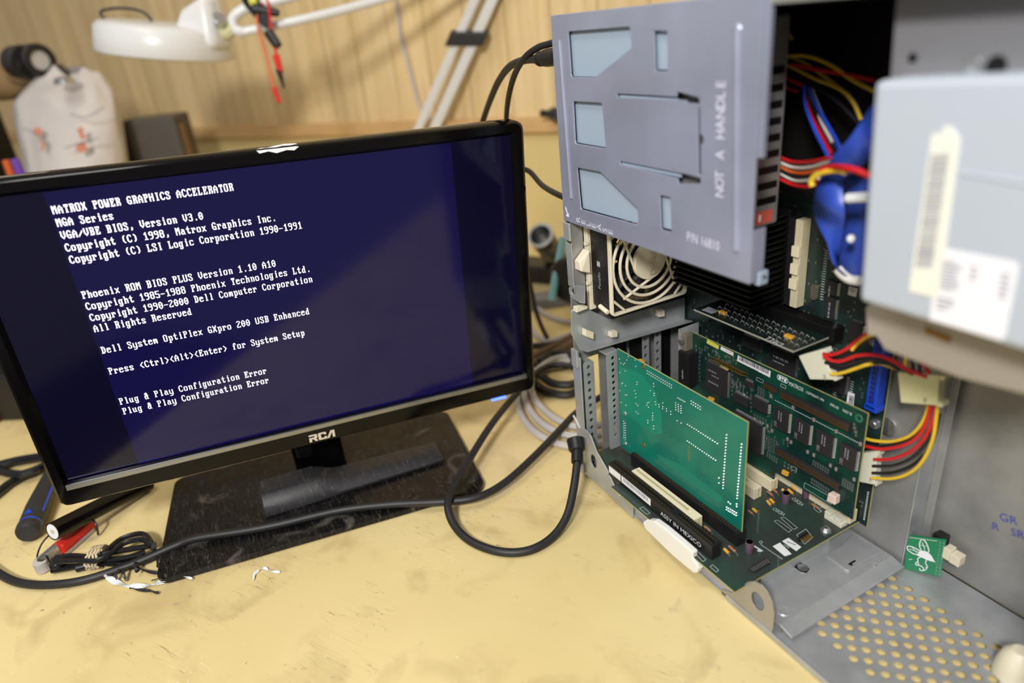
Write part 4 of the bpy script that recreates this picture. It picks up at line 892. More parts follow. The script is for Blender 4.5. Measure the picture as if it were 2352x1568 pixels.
# letters lying on their sides along the lower edge
b = MB(); p0, p1 = [Vector(p) for p in [(.0224,-.0476,.275),(.0682,-.0476,.2742)]]
u = (p1 - p0) / 6
for k, ch in enumerate('RELEASE'):
    c = p0 + u * k; b.text(ch, .0086, lambda x, y: c + Vector((-y + .003, 0, x - .0035)))
c = Vector((.0056,-.0476,.2757))
for d1, d2 in (((0, .006), (.0035, -.002)), ((.0035, -.002), (.0005, -.001)), ((.0035, -.002), (.004, .001))):
    b.tube([c + Vector((d1[0] - .002, 0, d1[1])), c + Vector((d2[0] - .002, 0, d2[1]))], .0004, 5, 0)
b.build('stamped_release', 'emboss', cov)

# ---------------------------------------------------------------- power supply behind the cover
psu = thing('power_supply', 'grey steel power supply box with vent slots behind the stamped cover', 'power supply', (.08, 0, .283))
MB().box((.002, YS + .006, .283), (.165, .028, .418)).build('housing', 'galvdull', psu, .002)
b = MB()
for k in range(9):
    z = .299 + .0105 * k
    b.box((.1649, .0065, z), (.1656, .024, z + .0046))
b.build('vent_slots', 'fin', psu)
MB().box((.165, .006, .2855), (.1655, .0215, .2945)).build('red_label', 'ruby', psu)
MB().box((.165, .0085, .2875), (.1657, .0105, .2925)).build('label_edge', 'white', psu)

# ---------------------------------------------------------------- rear fan
FX = .043
fan = thing('case_fan', 'square fan with cream ring grille in front of the black frame, below the stamped cover', 'fan', (FX, .012, .186))
fy0, fz0, fs = -.0318, .1868, .0848
cy, cz = fy0 + fs / 2, fz0 + fs / 2
MB().poly(rrect(fy0, fz0, fy0 + fs, fz0 + fs, .004), on_x(FX - .003), .0045, [rrect(fy0 + .0022, fz0 + .0022, fy0 + fs - .0022, fz0 + fs - .0022, .003)]).build('grille_frame', 'beige', fan, .0006)
for r in (.0245, .0318, .0392): MB().torus((FX, cy, cz), Y, Z, r, .0014, 44, 8).build('grille_ring', 'beige', fan, smooth=True)
for a0, a1 in ((225, 250), (-45, -15), (45, 70), (135, 160)):
    a0 = math.radians(a0); a1 = math.radians(a1)
    MB().cyl((FX, cy + .041 * math.cos(a0), cz + .041 * math.sin(a0)), (FX, cy + .0165 * math.cos(a1 + .6), cz + .0165 * math.sin(a1 + .6)), .0013, n=8).build('grille_spoke', 'beige', fan, smooth=True)
for s, t_ in ((-1, -1), (1, -1), (1, 1), (-1, 1)):
    MB().cyl((FX, cy + s * (fs / 2 - .003), cz + t_ * (fs / 2 - .014)), (FX, cy + s * (fs / 2 - .014), cz + t_ * (fs / 2 - .003)), .0012, n=8).build('corner_bar', 'beige', fan)
hub = MB().lathe((FX - .002, cy, cz), X, [(0, .0172), (.003, .0172), (.0042, .0165), (.0042, 0)], 40).build('grille_hub', 'beige', fan, smooth=True)
b = MB(); tz = lambda o: (lambda a, c: (FX + .0042, cy + .0035 - c, cz - .0125 + o + a))
b.text('D', .0092, tz(0)); b.text('L', .0092, tz(.0155)); b.text('L', .0092, tz(.0205))
b.text('E', .0092, lambda a, c: (FX + .0042, cy + .0035 - c * .8 - a * .7 + .001, cz - .0125 + .0085 + a * .7 - c * .55 + .004)); b.build('raised_lettering', mat('shaded_cream', (204, 196, 170), .5), hub)
MB().poly(rrect(fy0 + .001, fz0 + .001, fy0 + fs - .001, fz0 + fs - .001, .004), on_x(FX - .029), .0255, [circ(cy, cz, .0395, 40)]).build('fan_frame', 'black', fan, .0008)
b = MB(); b.lathe((FX - .026, cy, cz), X, [(0, .016), (.016, .016), (.018, .014), (.018, 0)], 24); b.build('fan_motor', 'black', fan, smooth=True)
for k in range(7):
    a = 2 * math.pi * k / 7; er = Vector((0, math.cos(a), math.sin(a))); et = Vector((0, -math.sin(a), math.cos(a)))
    b = MB(); c = Vector((FX - .017, cy, cz))
    b.hexa([c + er * .015 + et * -.004 - X * .007, c + er * .037 - et * .009 - X * .007, c + er * .037 + et * .011 + X * .006, c + er * .015 + et * .005 + X * .006] + [q + X * .001 for q in (c + er * .015 + et * -.004 - X * .007, c + er * .037 - et * .009 - X * .007, c + er * .037 + et * .011 + X * .006, c + er * .015 + et * .005 + X * .006)])
    b.build('fan_blade', 'black', fan)
MB().box((.008, fy0 - .002, fz0 - .002), (FX - .0295, fy0 + .0045, fz0 + fs)).build('rear_mount', 'beige', fan, .0006)
for z in (.247, .21): MB().box((.012, fy0 - .005, z), (FX - .028, fy0 - .001, z + .003)).build('mount_rib', 'beige', fan, .0004)
b = MB(); b.hexa([(.008, fy0 - .013, .226), (.018, fy0 - .013, .226), (.018, fy0 - .003, .222), (.008, fy0 - .003, .222), (.008, fy0 - .013, .234), (.016, fy0 - .013, .234), (.018, fy0 - .003, .243), (.008, fy0 - .003, .243)]); b.build('mount_latch', 'beige', fan, .0008)
MB().cyl((FX - .016, fy0 - .001, fz0 + .006), (FX - .004, fy0 - .001, fz0 + .0035), .0022, n=12).build('mount_pin', 'beige', fan, .0003, True)
b = MB(); b.poly([(0, 0), (.0045, 0), (.0045, .0045), (0, .0045)], lambda a, c, t: (FX - .02 + a, fy0 + .0007, cz + .0 + c), 0, [[(.0008, .0008), (.0037, .0008), (.0037, .0037), (.0008, .0037)]])
b.quad((FX - .019, fy0 + .0007, cz + .0014), (FX - .0165, fy0 + .0007, cz + .0014), (FX - .0165, fy0 + .0007, cz + .0031), (FX - .019, fy0 + .0007, cz + .0031)); b.build('maker_mark', 'silk', fan)
b = MB(); b.text('Panaflo', .0055, lambda a, c: (FX - .0157 - c, fy0 + .0007, cz - .004 - .017 + a)); b.build('side_print', 'greyink', fan)

# ---------------------------------------------------------------- boards
def rot_fn(p0, u, v, k=1): return lambda a, c: Vector(p0) + Vector(u) * (a * k) + Vector(v) * (c * k)
def fit_text(b, s, p0, p1, vdir, h=None):
    """text s from p0 to p1, height direction roughly vdir"""
    p0 = Vector(p0); p1 = Vector(p1); u = (p1 - p0); L_ = u.length; u.normalize(); v = Vector(vdir); v = (v - u * v.dot(u)).normalized()
    wd = max(x for x, _ in text_geo(s, 1)[0]); k = L_ / wd; kh = h / .7 if h else k
    b.text(s, 1, lambda a, c: p0 + u * (a * k) + v * (c * kh)); return b
def pieces(parent, name, pts, make, m, limit=100):
    """one part each for the first hundred, the rest as one part"""
    o0 = None
    for i, p in enumerate(pts[:limit]):
        if o0 is None:
            b = MB(); make(b, Vector((0, 0, 0))); o0 = b.build(name, m, parent); o0.data.transform(Matrix.Translation(Vector(ORG[parent.name]))); o = o0
        else:
            o = o0.copy(); COL.objects.link(o); o.parent = parent
        o.location = Vector(p) - Vector(ORG[parent.name])
    if len(pts) > limit:
        b = MB()
        for p in pts[limit:]: make(b, Vector(p))
        b.build(name, m, parent)['kind'] = 'stuff'
def span(P):
    """average a corner list TL TR BR BL into x0 x1 z0 z1"""
    return (P[0][0] + P[3][0]) / 2, (P[1][0] + P[2][0]) / 2, (P[2][1] + P[3][1]) / 2, (P[0][1] + P[1][1]) / 2
RZ, SLX0, SLX1 = .030, .0519, .1903

# riser board, lying flat, with its row of slots
ris = thing('riser_board', 'grey green riser board lying flat with black and cream card slots', 'circuit board', (.12, 0, RZ - .0016))
outer = [(.014, -.0438), (.068, -.0438), (.068, -.0571), (.2236, -.0571), (.2236, .0795), (.014, .0795)]
MB().poly(outer, on_z(RZ - .0016), .0016).build('board', 'pcbr', ris)
MB().box((.068, -.0573, RZ - .0014), (.2237, -.0571, RZ - .0002)).build('board_edge', 'edge', ris)
MB().box((.2236, -.0571, RZ - .0014), (.2238, .0815, RZ - .0002)).build('board_edge', 'edge', ris)
def isa(y, lab):
    s = MB().box((SLX0, y - .0047, RZ), (SLX1, y + .0047, RZ + .0142)).build('black_slot', 'black', ris, .0005)
    s['label'] = lab
    b = MB(); b.box((SLX0 + .003, y - .0011, RZ + .0142), (.139, y + .0011, RZ + .0144)); b.box((.1455, y - .0011, RZ + .0142), (SLX1 - .002, y + .0011, RZ + .0144)); b.build('slot_mouth', 'fin', s)
    b = MB(); b2 = MB(); n = 52
    for i in range(n):
        x = SLX0 + .004 + (SLX1 - SLX0 - .008) * i / (n - 1)
        if .139 < x < .1455: continue
        for sd in (-1, 1):
            b2.box((x - .0009, y + sd * .0011 - (.0026 if sd < 0 else 0), RZ + .0142), (x - .0002, y + sd * .0011 + (.0026 if sd > 0 else 0), RZ + .0149))
            b.box((x, y + sd * .0015 - (.0018 if sd < 0 else 0), RZ + .0142), (x + .0007, y + sd * .0015 + (.0018 if sd > 0 else 0), RZ + .0146))
    b2.build('rib_row', 'black', s); b.build('contact_row', 'brass', s)
    return s
YI1, YI2 = -.0438, -.0173
s1 = isa(YI1, 'front black slot with white labels and white lettering')
isa(YI2, 'black slot holding the bright green card')
def onf(x0, x1, z0, z1, m, name, par, y=YI1 - .0049): return MB().box((x0, y, z0), (x1, y + .0003, z1)).build(name, m, par)
L1 = [(.0552,.0451),(.0804,.0457),(.0801,.0388),(.0554,.0419)]; L2 = [(.0827,.0448),(.1341,.0454),(.1341,.0383),(.0831,.0391)]
onf(.0535, .0715, RZ + .0045, RZ + .0118, 'label', 'paper_label', s1); lb2 = onf(.073, .115, RZ + .0045, RZ + .0118, 'label', 'paper_label', s1)
b = MB()
rnd = random.Random(5)
x = .076
while x < .112: w = rnd.uniform(.0003, .0008); b.box((x, YI1 - .00505, RZ + .0075), (x + w, YI1 - .0049, RZ + .0112)); x += w + rnd.uniform(.0003, .0007)
b.build('barcode', 'greyink', s1)
b = MB(); fit_text(b, 'ASSY IN MEXICO', (.1285, YI1 - .005, RZ + .0042), (.1785, YI1 - .005, RZ + .0042), Z, .0042); b.build('slot_lettering', 'white', s1)
M['slotsh'] = mat('slot_shade', (176, 164, 132), .6)
def pci(y, m, lab):
    x0, x1 = .0713, .156
    s = MB().box((x0, y - .0045, RZ), (x1, y + .0045, RZ + .0112)).build('cream_slot', m, ris, .0004); s['label'] = lab
    b = MB(); b.box((x0 + .002, y - .001, RZ + .0112), (x1 - .012, y + .001, RZ + .0114)); b.build('slot_mouth', 'slotsh', s)
    b = MB()
    for sd in (-1, 1):
        for i in range(46): b.box((x0 + .003 + .00165 * i, y + sd * .0024 - .0005, RZ + .0112), (x0 + .0038 + .00165 * i, y + sd * .0024 + .0005, RZ + .01135))
    b.build('contact_slits', 'nylony', s)
    MB().box((x1, y - .0012, RZ + .001), (x1 + .0003, y + .0012, RZ + .0105)).build('end_groove', 'nylony', s)
    b = MB()
    for i in range(44): b.box((x0 + .004 + .0018 * i, y - .0049, RZ), (x0 + .0046 + .0018 * i, y - .0045, RZ + .0012))
    b.build('pin_row', 'silver', s)
    return s
pci(-.0312, 'cream', 'empty cream slot between the two black slots'); pci(.0372, 'cream', 'cream slot just behind the bright green card'); pci(.0572, 'cream', 'cream slot holding the graphics card')
# end connector to the main board
MB().box((.04, .071, RZ), (.222, .0795, RZ + .012)).build('edge_connector', 'cream', ris, .0005)
b = MB(); b.box((.205, .0615, RZ), (.2215, .0695, RZ + .004)); b.box((.205, .0615, RZ + .004), (.2105, .0695, RZ + .0075)); b.box((.214, .0615, RZ + .004), (.2195, .0695, RZ + .0075)); b.build('latch_connector', 'nylon', ris, .0004)
for px, lab in (((.1994,-.0178,.03), 1), ((.1736,.0516,.03), 2), ((.1785,.0713,.03), 3)):
    p = Vector(px); c = MB().lathe(p, Z, [(0, .0031), (.0008, .0034), (.0096, .0034), (.0104, .003), (.0104, 0)], 20).build('capacitor', 'purple', ris, smooth=True)
    MB().lathe(p + Z * .0104, Z, [(0, 0), (0, .0027)], 20, False).build('capacitor_top', 'silver', c)
def axial(p, q, m, r, name):
    p = Vector(p); q = Vector(q); d = (q - p); a = p + d * .22; bb = p + d * .78; up = Z * .0016
    o = MB().tube([a + up, a + d * .1 + up, bb - d * .1 + up, bb + up], r, 8, 0).build(name, m, ris, smooth=True)
    MB().tube([p, a + up * 1.0, bb + up, q], .00032, 5, 3).build('lead', 'silver', o)
for pts in ([(.1844,-.0269,.03),(.1977,-.0278,.03)], [(.1563,-.0265,.03),(.1685,-.0268,.03)], [(.1536,.0499,.03),(.164,.0484,.03)], [(.1521,.0561,.03),(.1638,.0544,.03)], [(.186,.0667,.03),(.1988,.066,.03)], [(.1628,.0172,.03),(.1712,.017,.03)]): axial(pts[0], pts[1], 'resist', .0011, 'resistor')
for pts in ([(.1855,-.0322,.03),(.1947,-.0334,.03)], [(.1627,.0402,.03),(.1715,.0371,.03)], [(.1626,.0439,.03),(.1713,.0414,.03)], [(.1619,.0664,.03),(.1719,.0642,.03)], [(.16,.0719,.03),(.1694,.0703,.03)], [(.1602,.0608,.03),(.1628,.0628,.03)], [(.1632,.0223,.03),(.1715,.0213,.03)]): axial(pts[0], pts[1], 'orange', .0013, 'bead_capacitor')
p = Vector((.2162,.0501,.03))
sc_ = MB().lathe(p, Z, [(0, .0044), (.0008, .0044), (.001, .003), (.003, .0028), (.0034, .0015), (.0034, 0)], 6).build('screw', 'silver', ris, .0003)
MB().lathe(p, Z, [(0, .0046), (.0009, .0043), (.0009, 0)], 20).build('washer', 'silver', ris, smooth=True)
for P in ([(.2054,.0019),(.2056,.0098),(.2196,.0071),(.2184,.001)], [(.2054,.0123),(.2055,.0195),(.2185,.0193),(.2194,.0126)]): MB().poly(P, on_z(RZ), .00012).build('white_box', 'white', ris)
MB().tube([(.2079,.0148,.0302),(.2148,.0175,.0302)], .0003, 6, 0).build('pen_mark', 'ink', ris)
b = MB()
def outline(P, w=.0002):
    P = [Vector(p) for p in P]
    for i in range(len(P)):
        a, c = P[i], P[(i + 1) % len(P)]; d = (c - a).normalized(); n = Z.cross(d) * w
        b.quad(a - n, c - n, c + n, a + n)
for P in ([(.1849,.0332,.0301),(.1864,.0362,.0301),(.2012,.0346,.0301),(.2012,.0304,.0301)], [(.1848,.0258,.0301),(.1861,.029,.0301),(.2006,.0287,.0301),(.201,.0245,.0301)], [(.1878,.0722,.0301),(.1956,.0724,.0301),(.1949,.0684,.0301),(.1897,.0688,.0301)], [(.1906,.0669,.0301),(.199,.0666,.0301),(.1977,.0633,.0301),(.1927,.0644,.0301)],
          [(.1947,-.0543,.0301),(.1941,-.0509,.0301),(.201,-.0513,.0301),(.2016,-.0542,.0301)], [(.1765,-.0535,.0301),(.1771,-.0505,.0301),(.1871,-.0513,.0301),(.1873,-.0549,.0301)], [(.1467,-.055,.0301),(.1475,-.0514,.0301),(.1575,-.0514,.0301),(.1573,-.0552,.0301)], [(.1075,-.0551,.0301),(.108,-.0513,.0301),(.1178,-.0515,.0301),(.1178,-.0551,.0301)],
          [(.2069,.0273,.0301),(.2062,.039,.0301),(.216,.035,.0301),(.2177,.0239,.0301)], [(.1957,-.0026,.0301),(.1961,-.0007,.0301),(.1977,-.001,.0301),(.1982,-.0037,.0301)]): outline(P)
b.build('silk_outlines', 'silk', ris)
b = MB()
fit_text(b, 'VIDEO', (.1848,.0627,.0301), (.173,.0633,.0301), (.6, -.8, 0), .0042); fit_text(b, 'VIDEO', (.1847,.0404,.0301), (.1731,.0398,.0301), (.6, -.8, 0), .0042)
fit_text(b, 'REV', (.2138,.0119,.0301), (.2087,.0116,.0301), (.6, -.8, 0), .002)
p0, p1 = Vector((.2192,-.003,.0301)), Vector((.1993,-.0042,.0301))
for k in range(16):
    c = p0.lerp(p1, k / 15); w = (p1 - p0).normalized() * .00032; n_ = Vector((.0004, -.0005, 0)); b.quad(c - w - n_, c + w - n_, c + w + n_, c - w + n_)
b.build('board_lettering', 'silk', ris)
b = MB(); b.poly([(.1946,-.0088),(.1981,-.0087),(.2011,-.0083),(.205,-.008),(.2046,-.0105),(.2026,-.0124),(.2011,-.0097),(.1977,-.0105)], on_z(RZ), .0001); b.build('white_arrow', 'silk', ris)
for i in range(5):
    p = Vector((.2128,.0236,.03)).lerp(Vector((.2123,.0326,.03)), i / 4); q = p + Vector((.0085, .006, .0035)); h = MB().box((p.x - .001, p.y - .001, RZ), (p.x + .001, p.y + .001, RZ + .0035)).build('pin_header', 'black', ris)
    MB().cyl((p.x, p.y, RZ + .0022), (p.x + .0055, p.y + .001, RZ + .0026), .0004, n=5).build('pin', 'gold', h)
cq = [(.2133,-.0331,.03),(.2121,-.0133,.03),(.2181,-.0147,.03),(.2183,-.032,.03)]
A_, B_, C_, D_ = [Vector(p) for p in cq]; con = MB().hexa([A_, D_, C_, B_, A_ + Z * .0022, D_ + Z * .0022, C_ + Z * .0022, B_ + Z * .0022]).build('small_connector', 'blackm', ris, .0003)
b = MB()
for i in range(8):
    p = D_.lerp(C_, (i + .5) / 8) + Z * .0023; q = A_.lerp(B_, (i + .5) / 8) + Z * .0023; w = (C_ - D_).normalized() * .0005
    b.quad(p - w, p + w, p.lerp(q, .7) + w, p.lerp(q, .7) - w)
b.build('contact_row', 'silver', con)
# white plastic ejector beside the riser
rem_ = [o for o in bpy.data.objects if o.name == 'white_guide_core']
for o in rem_: bpy.data.objects.remove(o)
ej = thing('card_guide', 'long white plastic guide lying along the lower edge of the riser board', 'plastic guide', (.15, -.055, .0))
P = [(.1158,.0218),(.1211,.0281),(.1319,.0344),(.1441,.0357),(.1656,.0357),(.1797,.0351),(.179,.0298),(.1848,.0266),(.1861,.0228),(.1839,.0169),(.1801,.0145),(.1559,.0135),(.119,.0166)]
MB().poly(P, on_y(-.0585), .006).build('guide_body', 'whitep', ej, .0012)

# bright green plug-in card seen from its solder side
CG = -.0173
gc = thing('green_card', 'bright green plug-in card standing upright, solder side towards the camera', 'circuit board', (.11, CG, .0385))
P = [(.0301, .1468), (.1906, .1468), (.1906, .044), (.186, .044), (.186, .036), (.056, .036), (.056, .0405), (.047, .0385), (.0301, .0385)]
MB().poly(P, on_y(CG - .0008), .0016).build('board', 'pcbg', gc)
MB().box((.0301, CG - .0006, .1468), (.1906, CG + .0006, .147)).build('board_edge', 'edge', gc); MB().box((.1906, CG - .0006, .044), (.1908, CG + .0006, .1468)).build('board_edge', 'edge', gc)
sx = CG - .0008
MB().poly([(.0329,.1354),(.0363,.1302),(.0613,.1347),(.0662,.1347),(.0768,.1287),(.0844,.1264),(.0936,.1053),(.0939,.0867),(.0838,.0807),(.0318,.0814)], on_y(sx - .00006), .00006).build('copper_pour', 'copper', gc)
MB().poly([(.0845,.1341),(.0937,.1333),(.1063,.1308),(.1203,.1238),(.0955,.1091),(.0872,.1249)], on_y(sx - .0001), .0001).build('copper_pour', mat('pour_dark', (8, 110, 90), .35), gc)
MB().poly([(.0326,.0499),(.0481,.0501),(.0478,.0436),(.0334,.0438)], on_y(sx - .0001), .0001).build('copper_pour', 'copper', gc)
MB().poly([(.0836,.0602),(.1175,.0675),(.1694,.0647),(.1703,.0604),(.1634,.0563),(.1212,.0549),(.0952,.0562)], on_y(sx - .00008), .00008).build('copper_pour', mat('pour_pale', (18, 124, 102), .4), gc)
J = []
def row(a, b_, n, rows=1, off=(0, 0)):
    for r in range(rows):
        for i in range(n):
            t = i / max(1, n - 1); J.append((a[0] + (b_[0] - a[0]) * t + off[0] * r, a[1] + (b_[1] - a[1]) * t + off[1] * r))
def pj(P): J.extend(P)
row(*[(.0748,.142),(.1066,.1417)], 13, 2, (0, -.0026)); row(*[(.1709,.1259),(.1694,.0741)], 19); row(*[(.1864,.1257),(.1848,.0739)], 19)
row(*[(.1269,.1132),(.1615,.1129)], 14); row(*[(.1269,.0967),(.1602,.096)], 14); row(*[(.1743,.0583),(.1848,.0595)], 6, 2, (0, -.0026))
row(*[(.0376,.0716),(.0372,.0523)], 8, 2, (.0024, -.001)); row(*[(.1309,.1375),(.1414,.1372)], 5, 2, (0, -.0026)); row(*[(.112,.1269),(.1186,.127)], 3, 4, (.0001, -.0022)); row(*[(.1147,.133),(.1232,.1332)], 5)
pj([(.1846,.0683),(.1848,.0659),(.1758,.0644),(.1781,.0641),(.0341,.1377),(.0419,.1365),(.0452,.141),(.0361,.1342),(.0397,.1342),(.0479,.1456),(.06,.1242),(.0595,.1218),(.0832,.1328),(.0831,.13),(.0787,.1239),(.056,.1137),(.0575,.1112),(.0574,.1073),(.0838,.1212),(.0838,.1234),(.0765,.1108),(.0852,.1155),(.0858,.113),(.0903,.1151),(.0905,.1128),(.0955,.1192),(.0955,.1154),(.0951,.1132),(.1004,.1157),(.1004,.1133),(.1059,.1155),(.1059,.1127),(.0578,.1006),(.0603,.0998),(.0745,.1094),(.0735,.1065),(.0758,.1054),(.0574,.0918),(.0604,.0914),(.0816,.1021),(.0816,.0995),(.0815,.0973),(.0815,.0948),(.0826,.089),(.0825,.086),(.0746,.0909),(.0745,.0883),(.114,.1103),(.1191,.1106),(.0329,.1034),(.0415,.1028),(.0437,.1034),(.0366,.1126),(.0424,.1129),(.0345,.0912),(.0421,.0917),(.0339,.1233),(.0426,.1287),(.0377,.1138),(.1647,.0815),(.1649,.0765),(.0576,.1459),(.0584,.1399)])
J.sort(key=lambda p: -p[0])
pieces(gc, 'solder_joint', [(x, sx, z) for x, z in J], lambda b, p: b.lathe(p, -Y, [(0, .0007), (.0005, .0006), (.0009, .0003), (.0009, 0)], 7), 'solder')
for p in [(.129,-.0181,.0915),(.1289,-.0181,.0886),(.129,-.0181,.0858),(.1289,-.0181,.0832),(.1287,-.0181,.0806),(.1288,-.0181,.078)]: MB().lathe(Vector(p), -Y, [(0, .0009), (.0002, .0008), (.0002, .0004)], 8).build('gold_via', 'gold', gc)
for p, r in (((.069,-.0181,.1439), .0026), ((.0679,-.0181,.0604), .0024)): MB().lathe(Vector(p), -Y, [(0, r), (.0003, r * .95), (.0003, r * .5), (-.0003, r * .45)], 14, False).build('gold_hole', 'gold', gc, smooth=True)
for p in [(.04,-.0181,.0814),(.0391,-.0181,.0464)]: MB().lathe(Vector(p), -Y, [(0, .0024), (.001, .002), (.0014, .001), (.0014, 0)], 12).build('rivet', 'silver', gc, smooth=True)
n = 14
hl = [circ(-.0205, .051 + .0855 * k / 13, .0019, 10) for k in range(n)]
MB().poly(rrect(-.0275, .036, -.0145, .1425, .002, 3), on_x(.0255), .0009, hl).build('card_bracket', 'galv', gc)
MB().box((.014, -.0285, .1415), (.0262, -.0143, .1432)).build('bracket_foot', 'galv', gc, .0005)
for p in ((.036, .004, .126), (.041, .009, .118)): MB().ball(p, .005, 8).build('orange_part', 'orange', gc)

# graphics card, component side towards the camera
CM = .0572; mx0, mx1, mz0, mz1 = .0455, .2337, .0502, .1475
gx = thing('graphics_card', 'dark green graphics card with memory chips standing behind the bright green card', 'circuit board', (.14, CM, mz0))
MB().poly([(mx0, mz1), (mx1, mz1), (mx1, mz0), (.155, mz0), (.155, .034), (.0735, .034), (.0735, mz0), (mx0, mz0)], on_y(CM - .0008), .0016).build('board', 'pcbm', gx)
MB().box((mx0, CM - .0006, mz1), (mx1, CM + .0006, mz1 + .0002)).build('board_edge', 'edge', gx); MB().box((mx1, CM - .0006, mz0), (mx1 + .0002, CM + .0006, mz1)).build('board_edge', 'edge', gx)
ms = CM - .0008
def chip(P, h, name, leads=(1, 1, 1, 1), m='chip', par=None, face=None, words=()):
    x0, x1, z0, z1 = P if len(P) == 4 and not isinstance(P[0], tuple) else span(P); par = par or gx; y = face if face is not None else ms
    c = MB().box((x0, y - h, z0), (x1, y - .0003, z1)).build(name, m, par, .0003)
    b = MB(); st = .00085; w = .0004
    def teeth(horizontal, at, sg):
        lo, hi = (x0, x1) if horizontal else (z0, z1); k = int((hi - lo - .001) / st)
        for i in range(k):
            q = lo + .0007 + st * i
            if horizontal: b.hexa([(q, y - h * .5, at), (q + w, y - h * .5, at), (q + w, y - .0001, at + sg * .0013), (q, y - .0001, at + sg * .0013), (q, y - h * .5 + .0002, at), (q + w, y - h * .5 + .0002, at), (q + w, y, at + sg * .0016), (q, y, at + sg * .0016)])
            else: b.hexa([(at, y - h * .5, q), (at, y - h * .5, q + w), (at + sg * .0013, y - .0001, q + w), (at + sg * .0013, y - .0001, q), (at, y - h * .5 + .0002, q), (at, y - h * .5 + .0002, q + w), (at + sg * .0016, y, q + w), (at + sg * .0016, y, q)])
    if leads[0]: teeth(True, z1, 1)
    if leads[1]: teeth(False, x1, 1)
    if leads[2]: teeth(True, z0, -1)
    if leads[3]: teeth(False, x0, -1)
    b.build('lead_row', 'silver', c)
    if words:
        b = MB()
        for s, fx, fz, size, mode in words:
            p = Vector((x0 + (x1 - x0) * fx, y - h - .0001, z0 + (z1 - z0) * fz))
            if s == '#':   # lettering too small to read: a row of short marks
                for k_ in range(7):
                    a0 = size * .62 * k_; a1 = a0 + size * (.3 + .2 * ((k_ * 7 + int(fz * 50)) % 2))
                    f_ = (lambda a, cc: p + Vector((cc, 0, -a))) if mode == 'v' else (lambda a, cc: p + Vector((a, 0, cc)))
                    if (a1 > (z1 - z0) * .8 if mode == 'v' else a1 > (x1 - x0) * .8): break
                    b.quad(f_(a0, 0), f_(a1, 0), f_(a1, size * .5), f_(a0, size * .5))
            elif mode == 'v': b.text(s, size, lambda a, cc: p + Vector((cc, 0, -a)))
            else: b.text(s, size, lambda a, cc: p + Vector((a, 0, cc)))
        b.build('chip_print', 'greyink', c)
    return c
q1 = chip([(.0721,.1271),(.0995,.1262),(.0962,.0968),(.0699,.1007)], .0034, 'graphics_processor', words=(('#', .12, .72, .0026, 'h'), ('#', .3, .58, .0022, 'h'), ('#', .15, .3, .003, 'h')))
chip([(.1083,.0897),(.1417,.0917),(.1401,.0605),(.1082,.0598)], .0034, 'video_chip')
chip([(.1064,.1092),(.1233,.1093),(.1219,.1005),(.106,.1006)], .003, 'memory_chip_small', (1, 0, 1, 0))
chip([(.1289,.1157),(.1452,.1149),(.1449,.1041),(.1286,.1047)], .0034, 'socketed_chip')
chip([(.1178,.1265),(.1281,.1268),(.1276,.1225),(.1173,.1216)], .002, 'logic_chip', (1, 0, 1, 0))
for P in ([(.1523,.1166),(.1678,.1166),(.1664,.096),(.1516,.0963)], [(.1735,.1158),(.1886,.116),(.1876,.0955),(.1734,.0958)], [(.1952,.1155),(.2106,.1152),(.2098,.0953),(.1952,.0954)], [(.2165,.1148),(.231,.1141),(.2303,.0951),(.2168,.095)]):
    chip(P, .003, 'memory_chip', (0, 1, 0, 1), words=(('SEC', .12, .36, .0036, 'v'), ('#', .52, .88, .0022, 'v'), ('#', .36, .9, .002, 'v')))
# connectors
def bar(P, h, name, m, pm, n, rows):
    x0, x1, z0, z1 = span(P); c = MB().box((x0, ms - h, z0), (x1, ms, z1)).build(name, m, gx, .0004); b = MB()
    for r in range(rows):
        z = z0 + (z1 - z0) * (r + .7) / (rows + .4)
        for i in range(n):
            x = x0 + .001 + (x1 - x0 - .002) * i / (n - 1); b.box((x - .00028, ms - h - .0006, z - .0009), (x + .00032, ms - h, z + .0009))
    b.build('pin_row', pm, c); return c
bar([(.1598,.1347),(.223,.1334),(.2218,.1264),(.1564,.1269)], .0035, 'long_header', 'blackm', 'brass', 45, 2)
bar([(.158,.0789),(.2209,.0772),(.2202,.0708),(.1557,.071)], .0035, 'long_socket', 'blackm', 'gold', 40, 2)
bar([(.1407,.134),(.1548,.1336),(.153,.1288),(.1393,.1283)], .003, 'short_header', 'blackm', 'brass', 9, 2)
hq = [Vector(p) for p in [(.0831,.0564,.1303),(.1193,.0564,.1296)]]
b = MB()
for i in range(13):
    p = hq[0].lerp(hq[1], i / 12)
    for r in (0, 1): b.cyl(p + Z * (.003 * r), p + Z * (.003 * r + .004) + Vector((-.0015, -.008, 0)), .0004, n=5)
b.build('feature_pins', 'gold', gx)
MB().poly([(.2139,.0664),(.2209,.0668),(.2212,.0588),(.213,.0575)], on_y(ms - .006), .006).build('fan_plug', 'pink', gx, .0008)
for P in ([(.1648,.0582),(.1713,.0587),(.1707,.0544),(.1643,.0538)], [(.0735,.0893),(.0808,.0901),(.0801,.0867),(.0736,.0862)]): MB().poly(P, on_y(ms - .002), .002).build('tantalum_capacitor', 'orange', gx, .0003)
